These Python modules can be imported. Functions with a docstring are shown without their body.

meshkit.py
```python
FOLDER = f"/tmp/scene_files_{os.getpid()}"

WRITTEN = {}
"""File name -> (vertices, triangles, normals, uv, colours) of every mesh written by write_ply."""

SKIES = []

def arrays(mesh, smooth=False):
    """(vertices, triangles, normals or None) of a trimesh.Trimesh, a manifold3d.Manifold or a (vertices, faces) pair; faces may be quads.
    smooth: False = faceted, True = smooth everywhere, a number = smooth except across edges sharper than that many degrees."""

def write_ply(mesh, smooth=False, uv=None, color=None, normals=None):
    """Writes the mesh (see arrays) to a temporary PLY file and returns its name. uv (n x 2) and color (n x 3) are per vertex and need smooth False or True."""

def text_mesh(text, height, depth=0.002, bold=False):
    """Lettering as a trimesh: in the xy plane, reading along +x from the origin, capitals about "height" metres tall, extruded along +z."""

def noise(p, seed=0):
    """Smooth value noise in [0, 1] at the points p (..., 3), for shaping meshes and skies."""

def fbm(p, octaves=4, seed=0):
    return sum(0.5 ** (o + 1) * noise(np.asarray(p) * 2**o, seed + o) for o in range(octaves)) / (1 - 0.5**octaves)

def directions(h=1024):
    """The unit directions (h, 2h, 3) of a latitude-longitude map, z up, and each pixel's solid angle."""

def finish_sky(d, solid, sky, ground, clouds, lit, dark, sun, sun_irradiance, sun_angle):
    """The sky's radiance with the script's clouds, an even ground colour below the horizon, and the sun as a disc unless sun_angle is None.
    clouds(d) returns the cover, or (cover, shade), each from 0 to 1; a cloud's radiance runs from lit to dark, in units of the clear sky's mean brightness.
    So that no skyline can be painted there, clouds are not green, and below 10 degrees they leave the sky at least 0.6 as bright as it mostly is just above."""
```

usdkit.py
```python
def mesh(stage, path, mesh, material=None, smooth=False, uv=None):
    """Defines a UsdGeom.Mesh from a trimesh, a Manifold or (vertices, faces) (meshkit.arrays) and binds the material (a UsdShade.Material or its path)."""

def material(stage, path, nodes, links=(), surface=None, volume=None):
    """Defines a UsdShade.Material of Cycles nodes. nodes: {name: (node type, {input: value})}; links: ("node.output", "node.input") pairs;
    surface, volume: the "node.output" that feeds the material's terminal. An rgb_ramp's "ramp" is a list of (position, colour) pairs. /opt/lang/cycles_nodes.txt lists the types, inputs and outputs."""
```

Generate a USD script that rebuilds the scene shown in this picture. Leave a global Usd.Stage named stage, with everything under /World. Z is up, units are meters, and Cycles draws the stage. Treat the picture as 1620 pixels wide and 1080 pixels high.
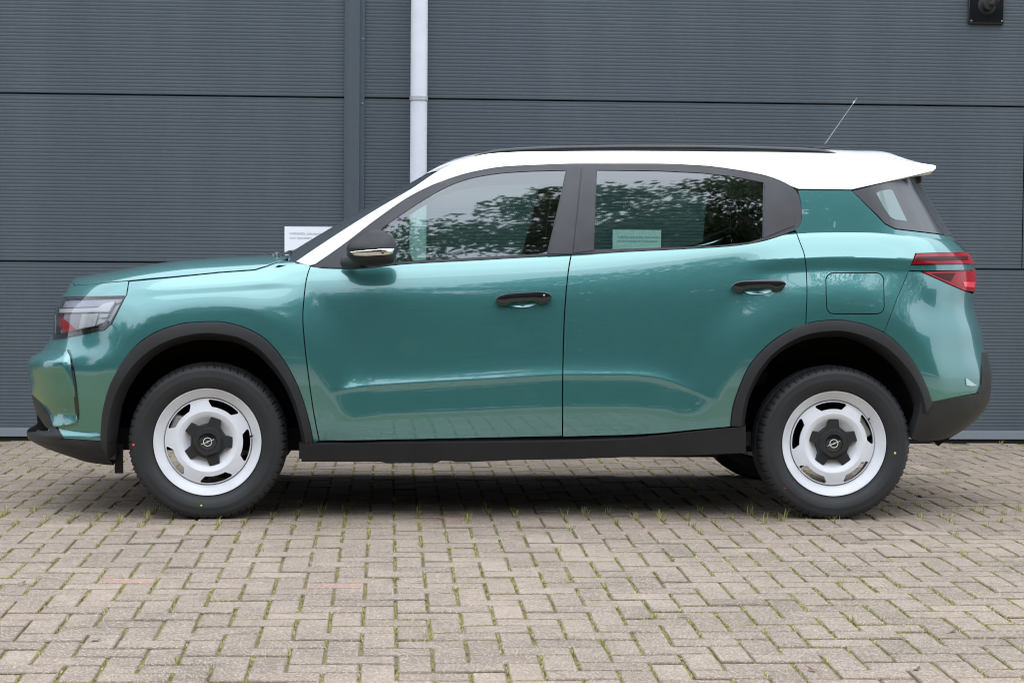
import math, random
import numpy as np, trimesh, shapely
import shapely.geometry as sg
from scipy.interpolate import PchipInterpolator, LinearNDInterpolator, NearestNDInterpolator
from scipy.ndimage import gaussian_filter, map_coordinates
import manifold3d as m3
import usdkit, meshkit
from pxr import Usd, UsdGeom, UsdLux, UsdShade, Gf, Sdf, Vt

stage = Usd.Stage.CreateInMemory()
UsdGeom.SetStageUpAxis(stage, UsdGeom.Tokens.z)
UsdGeom.SetStageMetersPerUnit(stage, 1.0)
UsdGeom.Xform.Define(stage, '/World'); UsdGeom.Scope.Define(stage, '/World/Looks')

# ------------------------------------------------------------------ camera
CX, CD, CH, YAW, PIT, ROL, FPX = -0.5767, 9.2139, 1.0968, 0.0625, 0.0407, 0.0084, 3122.3
EXPOSURE = 0.62
_fw = np.array([math.sin(YAW)*math.cos(PIT), math.cos(YAW)*math.cos(PIT), -math.sin(PIT)])
_r = np.array([math.cos(YAW), -math.sin(YAW), 0.0]); _u = np.cross(_r, _fw)
_r2 = _r*math.cos(ROL) + _u*math.sin(ROL); _u2 = np.cross(_r2, _fw)
CPOS = np.array([CX, -CD, CH])
cam = UsdGeom.Camera.Define(stage, '/World/camera')
_M = np.eye(4); _M[0, :3] = _r2; _M[1, :3] = _u2; _M[2, :3] = -_fw; _M[3, :3] = CPOS
cam.AddTransformOp().Set(Gf.Matrix4d(*[float(x) for x in _M.ravel()]))
cam.CreateHorizontalApertureAttr(36.0); cam.CreateVerticalApertureAttr(24.0)
cam.CreateFocalLengthAttr(36.0*FPX/1620.0); cam.CreateClippingRangeAttr(Gf.Vec2f(0.1, 500))
cam.CreateExposureAttr(EXPOSURE)
cam.CreateFStopAttr(0.0)

# ------------------------------------------------------------------ sky and soft sun
SUN = np.array([0.28, -0.30, 1.2]); SUN /= np.linalg.norm(SUN)
sun_el, sun_rot = math.asin(SUN[2]), math.atan2(SUN[0], SUN[1])
dome = UsdLux.DomeLight.Define(stage, '/World/sky')
dome.GetPrim().SetCustomDataByKey('kind', 'structure')
sky_m = usdkit.material(stage, '/World/Looks/sky_air', {
    'sky': ('sky_texture', {'sky_type': 'single_scattering', 'sun_disc': False, 'sun_elevation': sun_el, 'sun_rotation': sun_rot}),
    'tc': ('texture_coordinate', {}),
    'map': ('mapping', {'scale': (1.0, 1.0, 2.2)}),
    'n': ('noise_texture', {'scale': 2.6, 'detail': 5, 'roughness': 0.55}),
    'ramp': ('rgb_ramp', {'ramp': [(0.0, (6.6, 7.6, 8.8)), (0.45, (8.6, 9.5, 10.6)), (0.75, (10.6, 11.4, 12.2)), (1.0, (11.4, 12.0, 12.6))]}),
    'mix': ('mix', {'fac': 0.88}),
    'sep': ('separate_xyz', {}), 'el': ('math', {'math_type': 'multiply_add', 'value2': 0.72, 'value3': 0.45, 'use_clamp': False}), 'elc': ('math', {'math_type': 'maximum', 'value2': 0.40}), 'gr': ('mix', {'mix_type': 'multiply', 'fac': 1.0}), 'cmb': ('combine_xyz', {}),
    'bg': ('background_shader', {'strength': 0.15})},
    [('tc.generated', 'map.vector'), ('map.vector', 'n.vector'), ('n.fac', 'ramp.fac'), ('sky.color', 'mix.color1'), ('ramp.color', 'mix.color2'), ('tc.generated', 'sep.vector'), ('sep.z', 'el.value1'), ('el.value', 'elc.value1'), ('elc.value', 'cmb.x'), ('elc.value', 'cmb.y'), ('elc.value', 'cmb.z'), ('mix.color', 'gr.color1'), ('cmb.vector', 'gr.color2'), ('gr.color', 'bg.color')], surface='bg.background')
UsdShade.MaterialBindingAPI.Apply(dome.GetPrim()).Bind(sky_m)
sun = UsdLux.DistantLight.Define(stage, '/World/sun')
sun.CreateIntensityAttr(0.20); sun.CreateAngleAttr(80.0); sun.CreateNormalizeAttr(True) if hasattr(sun, 'CreateNormalizeAttr') else None
sun.CreateColorAttr(Gf.Vec3f(1.0, 0.98, 0.95))
_z = SUN; _x = np.cross([0, 0, 1], _z); _x /= np.linalg.norm(_x); _y = np.cross(_z, _x)
_L = np.eye(4); _L[0, :3] = _x; _L[1, :3] = _y; _L[2, :3] = _z
sun.AddTransformOp().Set(Gf.Matrix4d(*[float(v) for v in _L.ravel()]))

# ------------------------------------------------------------------ camera maths used to place real geometry
def proj(P):
    Q = np.asarray(P, float) - CPOS
    Z = Q @ _fw
    return np.stack([810 + FPX*(Q @ _r2)/Z, 540 - FPX*(Q @ _u2)/Z], -1)
def ray(px, py):
    px = np.asarray(px, float); py = np.asarray(py, float)
    return (_fw + ((px-810)/FPX)[..., None]*_r2 + ((540-py)/FPX)[..., None]*_u2)
def at_y(px, py, y):
    d = ray(px, py); t = (np.asarray(y, float) + CD)/d[..., 1]
    return CPOS + d*t[..., None]
def at_z(px, py, z):
    d = ray(px, py); t = (z - CH)/d[..., 2]
    return CPOS + d*t[..., None]

# ------------------------------------------------------------------ scene helpers
_names = {}
def path_for(name, parent):
    base = (parent.GetPath().pathString if parent else '/World') + '/'
    n = _names.get(base + name, 0); _names[base + name] = n + 1
    return base + (name if n == 0 else '%s_%03d' % (name, n))
def tag(o, label=None, cat=None, group=None, kind=None):
    p = o.GetPrim() if hasattr(o, 'GetPrim') else o
    for k, v in (('label', label), ('category', cat), ('group', group), ('kind', kind)):
        if v: p.SetCustomDataByKey(k, v)
    return p
def thing(name, label=None, cat=None, loc=(0, 0, 0), group=None, kind=None, parent=None):
    x = UsdGeom.Xform.Define(stage, path_for(name, parent))
    if any(loc): x.AddTranslateOp().Set(Gf.Vec3d(*map(float, loc)))
    return tag(x, label, cat, group, kind)
def obj(name, mesh, mat, parent=None, smooth=False, label=None, normals=None, kind=None):
    p = path_for(name, parent)
    if normals is not None:
        v, f = mesh
        g = usdkit.mesh(stage, p, (v, f), mat)
        g.CreateNormalsAttr(Vt.Vec3fArray.FromNumpy(np.asarray(normals, np.float32))); g.SetNormalsInterpolation('vertex')
    else:
        g = usdkit.mesh(stage, p, mesh, mat, smooth=smooth)
    return tag(g, label=label, kind=kind)
def box(x0, x1, y0, y1, z0, z1):
    b = trimesh.creation.box((x1-x0, y1-y0, z1-z0)); b.apply_translation(((x0+x1)/2, (y0+y1)/2, (z0+z1)/2)); return b
def rbox(x0, x1, y0, y1, z0, z1, r=0.01, seg=8):
    pts = [m3.Manifold.sphere(r, seg).translate((x, y, z)) for x in (x0+r, x1-r) for y in (y0+r, y1-r) for z in (z0+r, z1-r)]
    m = m3.Manifold.batch_hull(pts).to_mesh()
    return trimesh.Trimesh(m.vert_properties[:, :3], m.tri_verts, process=False)
def cat(*ms): return trimesh.util.concatenate(list(ms))
def resample(pts, n):
    pts = np.asarray(pts, float); d = np.r_[0, np.cumsum(np.linalg.norm(np.diff(pts, axis=0), axis=1))]
    t = np.linspace(0, d[-1], n)
    return np.stack([np.interp(t, d, pts[:, k]) for k in range(pts.shape[1])], 1)
def spline(pts, n):
    pts = np.asarray(pts, float); d = np.r_[0, np.cumsum(np.linalg.norm(np.diff(pts, axis=0), axis=1))]
    t = np.linspace(0, d[-1], n)
    return np.stack([PchipInterpolator(d, pts[:, k])(t) for k in range(pts.shape[1])], 1)
def ruled(curves):
    """A sheet through equal-length curves; returns (v, f)."""
    n = len(curves[0]); v = np.vstack(curves); f = []
    for k in range(len(curves)-1):
        a = k*n + np.arange(n-1); b = a + n
        f += [np.stack([a, a+1, b+1], 1), np.stack([a, b+1, b], 1)]
    return v, np.vstack(f)
def tube(pts, r, seg=10, close=True):
    pts = np.asarray(pts, float); n = len(pts); r = np.broadcast_to(r, (n,))
    t = np.gradient(pts, axis=0); t /= np.linalg.norm(t, axis=1)[:, None]
    ref = np.array([0, 0, 1.0]) if abs(t[0][2]) < 0.9 else np.array([1.0, 0, 0])
    v = []
    for i in range(n):
        a = np.cross(ref, t[i]); a /= np.linalg.norm(a); b = np.cross(t[i], a)
        q = np.linspace(0, 2*np.pi, seg, endpoint=False)
        v.append(pts[i] + r[i]*(np.cos(q)[:, None]*a + np.sin(q)[:, None]*b))
    v = np.vstack(v); f = []
    for i in range(n-1):
        for k in range(seg):
            a, b = i*seg+k, i*seg+(k+1) % seg
            f += [[a, b, b+seg], [a, b+seg, a+seg]]
    if close:
        for i, c in ((0, -1), (n-1, 1)):
            v = np.vstack([v, pts[i]]); ci = len(v)-1
            for k in range(seg):
                a, b = i*seg+k, i*seg+(k+1) % seg
                f.append([ci, b, a] if c < 0 else [ci, a, b])
    return trimesh.Trimesh(v, np.array(f), process=False)
def lathe(profile, seg=96, axis='y', phase=0.0):
    """profile: (r, h) pairs; revolved about +axis."""
    p = np.asarray(profile, float); q = np.linspace(0, 2*np.pi, seg, endpoint=False) + phase
    n = len(p); v = np.zeros((seg, n, 3))
    v[..., 0] = np.cos(q)[:, None]*p[:, 0]; v[..., 2] = np.sin(q)[:, None]*p[:, 0]; v[..., 1] = p[:, 1]
    i = np.arange(seg)[:, None]*n + np.arange(n-1); j = (np.arange(seg)[:, None]+1) % seg*n + np.arange(n-1)
    f = np.vstack([np.stack([i, j, j+1], -1).reshape(-1, 3), np.stack([i, j+1, i+1], -1).reshape(-1, 3)])
    return trimesh.Trimesh(v.reshape(-1, 3), f, process=False)
def extr(poly, y0, y1):
    """(x, z) polygon extruded along y."""
    m = trimesh.creation.extrude_polygon(poly, y1-y0, engine='earcut')
    v = m.vertices.copy(); m.vertices = np.c_[v[:, 0], v[:, 2] + y0, v[:, 1]]
    m.invert(); return m
def smoothstep(a, b, x):
    t = np.clip((x-a)/(b-a), 0, 1); return t*t*(3-2*t)

# ------------------------------------------------------------------ materials
def mat(name, nodes, links, surface='p.BSDF'):
    return usdkit.material(stage, '/World/Looks/' + name, nodes, links, surface=surface)
def plain(name, col, rough, **k):
    return mat(name, {'p': ('principled_bsdf', {'base_color': col, 'roughness': rough, **k})}, [])
def grained(name, col, rough, scale=900, amt=0.25, bump=0.0004, **k):
    """A plastic or rubber with a fine grain and slight unevenness."""
    c = np.array(col)
    return mat(name, {'g': ('geometry', {}), 'n': ('noise_texture', {'scale': scale, 'detail': 2}), 'n2': ('noise_texture', {'scale': 7.0, 'detail': 4}),
        'r': ('rgb_ramp', {'ramp': [(0.3, c*(1-amt)), (0.7, c*(1+amt))]}), 'b': ('bump', {'strength': 0.6, 'distance': bump}),
        'p': ('principled_bsdf', {'roughness': rough, **k})},
        [('g.position', 'n.vector'), ('g.position', 'n2.vector'), ('n2.fac', 'r.fac'), ('r.color', 'p.base_color'), ('n.fac', 'b.height'), ('b.normal', 'p.normal')])
paint = mat('teal_paint', {'p': ('principled_bsdf', {'base_color': (0.056, 0.190, 0.186), 'metallic': 0.72, 'roughness': 0.27, 'coat_weight': 1.0, 'coat_roughness': 0.008, 'coat_ior': 2.02})}, [])
white_paint = mat('white_paint', {'p': ('principled_bsdf', {'base_color': (0.82, 0.82, 0.81), 'roughness': 0.35, 'coat_weight': 1.0, 'coat_roughness': 0.02, 'coat_ior': 1.5})}, [])
black_plastic = grained('black_plastic', (0.014, 0.0135, 0.0145), 0.48, specular_ior_level=0.38)
trim_black = grained('satin_black', (0.040, 0.037, 0.042), 0.30, bump=0.0001, specular_ior_level=0.9)
gloss_black = plain('gloss_black', (0.006, 0.006, 0.007), 0.06, coat_weight=1.0)
void_black = plain('unlit_black', (0.006, 0.006, 0.006), 0.9)
rubber = grained('tyre_rubber', (0.0115, 0.0115, 0.0125), 0.55, scale=500, amt=0.3)
rim_white = mat('rim_white', {'p': ('principled_bsdf', {'base_color': (0.71, 0.71, 0.74), 'roughness': 0.32, 'coat_weight': 0.5, 'coat_roughness': 0.08})}, [])
cap_black = grained('cap_black', (0.014, 0.014, 0.015), 0.42)
silver = plain('silver', (0.72, 0.72, 0.74), 0.22, metallic=1.0)
chrome = plain('chrome', (0.85, 0.85, 0.86), 0.06, metallic=1.0)
iron = plain('brake_iron', (0.30, 0.29, 0.28), 0.4, metallic=0.9)
seat_cloth = grained('seat_cloth', (0.022, 0.022, 0.024), 0.9)
dash_grey = grained('dash_grey', (0.03, 0.03, 0.032), 0.7)
red_dot = plain('red_mark', (0.6, 0.05, 0.04), 0.7)
yellow_dot = plain('yellow_mark', (0.55, 0.6, 0.05), 0.7)
def glass(name, tint, k=2.0):
    return mat(name, {'f': ('fresnel', {'IOR': 1.5}), 'm': ('math', {'math_type': 'multiply', 'value2': k, 'use_clamp': True}),
        't': ('transparent_bsdf', {'color': tint}), 'g': ('glossy_bsdf', {'color': (1, 1, 1), 'roughness': 0.018}), 'x': ('mix_closure', {})},
        [('f.fac', 'm.value1'), ('m.value', 'x.fac'), ('t.BSDF', 'x.closure1'), ('g.BSDF', 'x.closure2')], surface='x.closure')
side_glass = glass('side_glass', (0.57, 0.79, 0.72), 6.0)
screen_glass = glass('screen_glass', (0.84, 0.92, 0.90), 3.0)
lamp_glass = glass('lamp_glass', (0.97, 0.97, 0.98), 1.6)
dark_glass = plain('dark_glass', (0.035, 0.034, 0.038), 0.22, ior=1.9)
red_lens = mat('red_lens', {'p': ('principled_bsdf', {'base_color': (0.23, 0.002, 0.007), 'roughness': 0.12, 'coat_weight': 0.15, 'coat_roughness': 0.01, 'coat_ior': 1.5, 'specular_ior_level': 0.4})}, [])
red_deep = plain('red_deep', (0.035, 0.001, 0.002), 0.3, specular_ior_level=0.3)
lamp_white = plain('lamp_white', (0.92, 0.92, 0.95), 0.3)
lamp_silver = plain('lamp_silver', (0.80, 0.79, 0.86), 0.35)

# ================================================================== GROUND
WALL_Y = 2.7403
def ground_z(y):
    """Paving lies level under the car and falls gently towards the viewer for drainage."""
    y = np.asarray(y, float)
    t = np.clip(-(y + 1.05), 0, None)
    return -0.0235*(np.sqrt(t*t + 0.09) - 0.3)

U = 0.1035
concrete = mat('worn_concrete', {
    'g': ('geometry', {}), 'tone': ('attribute', {'attribute': 'tone'}),
    'speck': ('voronoi_texture', {'scale': 215.0, 'feature': 'f1'}),
    'speck2': ('white_noise_texture', {}),
    'sr': ('rgb_ramp', {'ramp': [(0.0, (0, 0, 0)), (0.54, (0, 0, 0)), (0.60, (1, 1, 1)), (1.0, (1, 1, 1))]}),
    'ss': ('rgb_ramp', {'ramp': [(0.0, (1, 1, 1)), (0.22, (1, 1, 1)), (0.45, (0, 0, 0)), (1.0, (0, 0, 0))]}),
    'both': ('mix', {'mix_type': 'multiply', 'fac': 1.0}),
    'fine': ('noise_texture', {'scale': 150.0, 'detail': 5, 'roughness': 0.7}),
    'big': ('noise_texture', {'scale': 2.2, 'detail': 5, 'roughness': 0.6}),
    'mid': ('noise_texture', {'scale': 17.0, 'detail': 4, 'roughness': 0.6}),
    'tr': ('rgb_ramp', {'ramp': [(0.0, (0.208, 0.158, 0.124)), (0.35, (0.252, 0.194, 0.153)), (0.7, (0.290, 0.225, 0.178)), (0.93, (0.335, 0.262, 0.21)), (1.0, (0.32, 0.20, 0.155))]}),
    'fr': ('rgb_ramp', {'ramp': [(0.25, (0.30, 0.29, 0.28)), (0.47, (0.93, 0.93, 0.93)), (0.75, (1.25, 1.25, 1.25))]}),
    'br': ('rgb_ramp', {'ramp': [(0.3, (0.74, 0.75, 0.75)), (0.55, (1.0, 1.0, 1.0)), (0.75, (1.08, 1.07, 1.04))]}),
    'mr': ('rgb_ramp', {'ramp': [(0.3, (0.86, 0.87, 0.86)), (0.6, (1.04, 1.03, 1.02))]}),
    'm1': ('mix', {'mix_type': 'multiply', 'fac': 1.0}), 'm2': ('mix', {'mix_type': 'multiply', 'fac': 1.0}), 'm3': ('mix', {'mix_type': 'multiply', 'fac': 1.0}),
    'm4': ('mix', {'color2': (0.76, 0.69, 0.61)}), 'ed': ('attribute', {'attribute': 'edge'}), 'em': ('math', {'math_type': 'multiply', 'value2': 0.6}), 'm5': ('mix', {'color2': (0.085, 0.070, 0.045)}),
    'b': ('bump', {'strength': 0.7, 'distance': 0.0018}),
    'p': ('principled_bsdf', {'roughness': 0.85, 'specular_ior_level': 0.3})},
    [('g.position', 'speck.vector'), ('speck.position', 'speck2.vector'), ('speck2.value', 'sr.fac'), ('speck.distance', 'ss.fac'), ('sr.color', 'both.color1'), ('ss.color', 'both.color2'),
     ('g.position', 'fine.vector'), ('g.position', 'big.vector'), ('g.position', 'mid.vector'),
     ('tone.fac', 'tr.fac'), ('fine.fac', 'fr.fac'), ('big.fac', 'br.fac'), ('mid.fac', 'mr.fac'),
     ('tr.color', 'm1.color1'), ('fr.color', 'm1.color2'), ('m1.color', 'm2.color1'), ('br.color', 'm2.color2'), ('m2.color', 'm3.color1'), ('mr.color', 'm3.color2'),
     ('m3.color', 'm4.color1'), ('both.color', 'm4.fac'), ('ed.fac', 'em.value1'), ('em.value', 'm5.fac'), ('m4.color', 'm5.color1'), ('m5.color', 'p.base_color'), ('fine.fac', 'b.height'), ('b.normal', 'p.normal')])
joint_m = mat('mossy_joint', {
    'g': ('geometry', {}), 'n': ('noise_texture', {'scale': 22.0, 'detail': 5, 'roughness': 0.7}), 'n2': ('noise_texture', {'scale': 160.0, 'detail': 3}),
    'r': ('rgb_ramp', {'ramp': [(0.28, (0.075, 0.06, 0.042)), (0.42, (0.16, 0.13, 0.07)), (0.54, (0.27, 0.235, 0.085)), (0.68, (0.36, 0.34, 0.09))]}),
    'r2': ('rgb_ramp', {'ramp': [(0.3, (0.5, 0.5, 0.5)), (0.7, (1.2, 1.2, 1.2))]}), 'm': ('mix', {'mix_type': 'multiply', 'fac': 1.0}),
    'b': ('bump', {'strength': 1.0, 'distance': 0.004}), 'p': ('principled_bsdf', {'roughness': 0.95, 'specular_ior_level': 0.1})},
    [('g.position', 'n.vector'), ('g.position', 'n2.vector'), ('n.fac', 'r.fac'), ('n2.fac', 'r2.fac'), ('r.color', 'm.color1'), ('r2.color', 'm.color2'), ('m.color', 'p.base_color'), ('n2.fac', 'b.height'), ('b.normal', 'p.normal')])
far_ground = mat('far_paving', {
    'g': ('geometry', {}), 'n': ('noise_texture', {'scale': 1.2, 'detail': 6}), 'bk': ('brick_texture', {'scale': 4.8, 'color1': (0.35, 0.31, 0.265), 'color2': (0.31, 0.27, 0.23), 'mortar': (0.16, 0.15, 0.08), 'mortar_size': 0.02}),
    'r': ('rgb_ramp', {'ramp': [(0.3, (0.8, 0.8, 0.8)), (0.7, (1.1, 1.1, 1.08))]}), 'm': ('mix', {'mix_type': 'multiply', 'fac': 1.0}), 'p': ('principled_bsdf', {'roughness': 0.9})},
    [('g.position', 'n.vector'), ('g.position', 'bk.vector'), ('n.fac', 'r.fac'), ('bk.color', 'm.color1'), ('r.color', 'm.color2'), ('m.color', 'p.base_color')])

pave = thing('pavement', kind='structure')
ys = np.r_[-120, -60, -30, np.linspace(-14, 3.0, 90), 30, 120]
xs = np.array([-150., -20, -8, 0, 8, 20, 150])
gx, gy = np.meshgrid(xs, ys); gzv = ground_z(np.clip(gy, -14, 3)) - 0.0070
idx = np.arange(gx.size).reshape(gx.shape)
gf = np.vstack([np.stack([idx[:-1, :-1], idx[:-1, 1:], idx[1:, 1:]], -1).reshape(-1, 3), np.stack([idx[:-1, :-1], idx[1:, 1:], idx[1:, :-1]], -1).reshape(-1, 3)])
gv = np.c_[gx.ravel(), gy.ravel(), gzv.ravel()]
cent = gv[gf].mean(1); inner = (np.abs(cent[:, 0]) < 8) & (cent[:, 1] > -8)
obj('joint_bed', (gv, gf[inner]), joint_m, pave)
obj('far_paving', (gv, gf[~inner]), far_ground, pave)

rng = np.random.default_rng(11)
def brick_mesh(cx, cy, lx, ly, rs):
    """A worn paving brick: chamfered top, slightly uneven corners."""
    hx, hy, c = lx/2, ly/2, 0.0042
    z = ground_z(cy) + rs.normal(0, 0.0014); tx, ty = rs.normal(0, 0.006, 2)
    j = lambda: rs.normal(0, 0.0009)
    low = [(-hx, -hy), (hx, -hy), (hx, hy), (-hx, hy)]; v = []
    for x, y in low: v.append((x+j(), y+j(), -0.04))
    for x, y in low: v.append((x+j(), y+j(), -c))
    for x, y in low: v.append((x-math.copysign(c, x)*1.2+j(), y-math.copysign(c, y)*1.2+j(), 0.0))
    v = np.array(v); v[:, 2] += v[:, 0]*tx + v[:, 1]*ty
    slope = (ground_z(cy+.05) - ground_z(cy-.05))/0.1
    v[:, 2] += z + v[:, 1]*slope
    v[:, 0] += cx; v[:, 1] += cy
    f = [[8, 9, 10], [8, 10, 11]]
    for a in (0, 4):
        for k in range(4):
            p, q = a+k, a+(k+1) % 4
            f += [[p, q, q+4], [p, q+4, p+4]]
    return v, np.array(f)
bricks = []
JX = 0.0075
for i in range(-42, 48):
    for j in range(-48, 27):
        k = (i - j) % 4
        if k == 0: cx, cy, lx, ly = (i+1)*U, (j+.5)*U, 2*U-JX, U-0.0075
        elif k == 3: cx, cy, lx, ly = (i+.5)*U, (j+1)*U, U-JX, 2*U-0.0075
        else: continue
        cx -= 0.031; cy += 0.012
        if cy + ly/2 > WALL_Y - 0.02: continue
        p = proj(np.array([[cx, cy, float(ground_z(cy))]]))[0]
        if -140 < p[0] < 1760 and 640 < p[1] < 1170: bricks.append((cx, cy, lx, ly, p))
def tone_of(cx, cy):
    t = np.clip(rng.normal(0.52, 0.15), 0.02, 0.94)
    if rng.random() < 0.004: t = 0.99
    return t
info = []
for cx, cy, lx, ly, p in bricks:
    v, f = brick_mesh(cx, cy, lx, ly, rng)
    q = proj(v[8:12]); area = sg.Polygon(q).intersection(sg.box(0, 0, 1620, 1080)).area
    hid = (820 > p[1]) and (455 < p[0] < 1200) or (p[1] < 742)
    info.append((area*(0.3 if hid else 1), v, f, tone_of(cx, cy)))
info.sort(key=lambda t: -t[0])
EDGE = np.array([1.]*8 + [0.]*4)
def add_edge(g, n):
    UsdGeom.PrimvarsAPI(g).CreatePrimvar('edge', Sdf.ValueTypeNames.FloatArray, 'vertex').Set(Vt.FloatArray.FromNumpy(np.tile(EDGE, n).astype(np.float32)))
def add_tone(g, t):
    UsdGeom.PrimvarsAPI(g).CreatePrimvar('tone', Sdf.ValueTypeNames.FloatArray, 'vertex').Set(Vt.FloatArray.FromNumpy(np.asarray(t, np.float32)))
for a, v, f, t in info[:298]:
    g = usdkit.mesh(stage, path_for('brick', pave), (v, f), concrete); add_tone(g, np.full(len(v), t)); add_edge(g, 1)
rest = info[298:]
vv = np.vstack([r[1] for r in rest]); ff = np.vstack([r[2] + 12*k for k, r in enumerate(rest)])
g = usdkit.mesh(stage, path_for('brick_field', pave), (vv, ff), concrete); add_tone(g, np.repeat([r[3] for r in rest], 12)); add_edge(g, len(rest)); tag(g, kind='stuff')

# moss and grass in the joints
grass_m = mat('dry_grass', {'t': ('attribute', {'attribute': 'tone'}), 'r': ('rgb_ramp', {'ramp': [(0.0, (0.07, 0.08, 0.018)), (0.4, (0.20, 0.195, 0.04)), (0.75, (0.37, 0.34, 0.09)), (1.0, (0.56, 0.50, 0.27))]}),
    'p': ('principled_bsdf', {'roughness': 0.7}), 'tr': ('translucent_bsdf', {}), 'x': ('mix_closure', {'fac': 0.3})},
    [('t.fac', 'r.fac'), ('r.color', 'p.base_color'), ('r.color', 'tr.color'), ('p.BSDF', 'x.closure1'), ('tr.BSDF', 'x.closure2')], surface='x.closure')
gr = np.random.default_rng(5)
BV, BF, BT = [], [], []
def blade(x, y, z, h, lean, az, w, t):
    d = np.array([math.cos(az), math.sin(az), 0]); s = np.array([-d[1], d[0], 0])*w
    b = np.array([x, y, z]); m = b + d*lean*h*0.45 + np.array([0, 0, h*0.62]); e = b + d*lean*h*1.25 + np.array([0, 0, h*(0.95-0.25*lean)])
    n = sum(len(q) for q in BV)
    BV.append(np.array([b-s, b+s, m-s*0.7, m+s*0.7, e])); BT.append(np.full(5, t))
    k = blade.n; blade.n += 5
    BF.append(np.array([[0, 1, 3], [0, 3, 2], [2, 3, 4]]) + k)
blade.n = 0
def moss_density(x, y):
    return meshkit.fbm(np.array([[x*1.3+7, y*1.3+3, 0.5]]), 3, 4)[0]
def tuft(x, y, n, h, t0):
    for _ in range(n):
        blade(x+gr.normal(0, .009), y+gr.normal(0, .007), float(ground_z(y))-.007, h*gr.uniform(.45, 1.15), gr.uniform(.1, 1.0), gr.uniform(0, 6.28), gr.uniform(.0011, .0022), np.clip(gr.normal(t0+.08, .22), 0, 1))
for cx, cy, lx, ly, p in bricks:
    if not (-60 < p[0] < 1680 and p[1] < 1100): continue
    m = moss_density(cx, cy)
    strip = math.exp(-((cy+0.80+.10*math.sin(cx*2.3))/0.26)**2)
    wallb = math.exp(-((cy-WALL_Y+0.1)/0.16)**2)
    under = 1.0 if -0.7 < cy < 0.9 and -1.9 < cx < 1.9 else 0.0
    # low moss cushions along the right-hand joint of the brick
    nm = int(max(0, (m-0.34)*130 + gr.normal(0, 2.2)) * (1-.8*under))
    for _ in range(nm):
        y = cy + gr.uniform(-.5, .5)*ly; x = cx + lx/2 + JX/2 + gr.normal(0, .0022)
        blade(x, y, float(ground_z(y))-.006, gr.uniform(.005, .012), gr.uniform(.3, 1.3), gr.uniform(0, 6.28), gr.uniform(.0014, .0036), np.clip(gr.normal(.62, .24), 0, 1))
    nm = int(max(0, (m-0.37)*130 + gr.normal(0, 2)) * (1-under))
    for _ in range(nm):
        x = cx + gr.uniform(-.5, .5)*lx; y = cy - ly/2 - .003 + gr.normal(0, .002)
        blade(x, y, float(ground_z(y))-.005, gr.uniform(.005, .011), gr.uniform(.3, 1.3), gr.uniform(0, 6.28), gr.uniform(.0012, .0026), np.clip(gr.normal(.68, .16), 0, 1))
    if gr.random() < 0.07 + 0.95*strip*(m > .30) + 0.7*wallb:
        tuft(cx + lx/2 + JX/2, cy + gr.uniform(-.5, .5)*ly, int(gr.integers(6, 16)), gr.uniform(.018, .042) + .035*strip*gr.random(), .62 - .12*wallb)
gobj = usdkit.mesh(stage, path_for('grass', None), (np.vstack(BV), np.vstack(BF)), grass_m); add_tone(gobj, np.concatenate(BT))
tag(gobj, 'yellow green moss and sparse grass growing in the paving joints', 'grass', kind='stuff')

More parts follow.
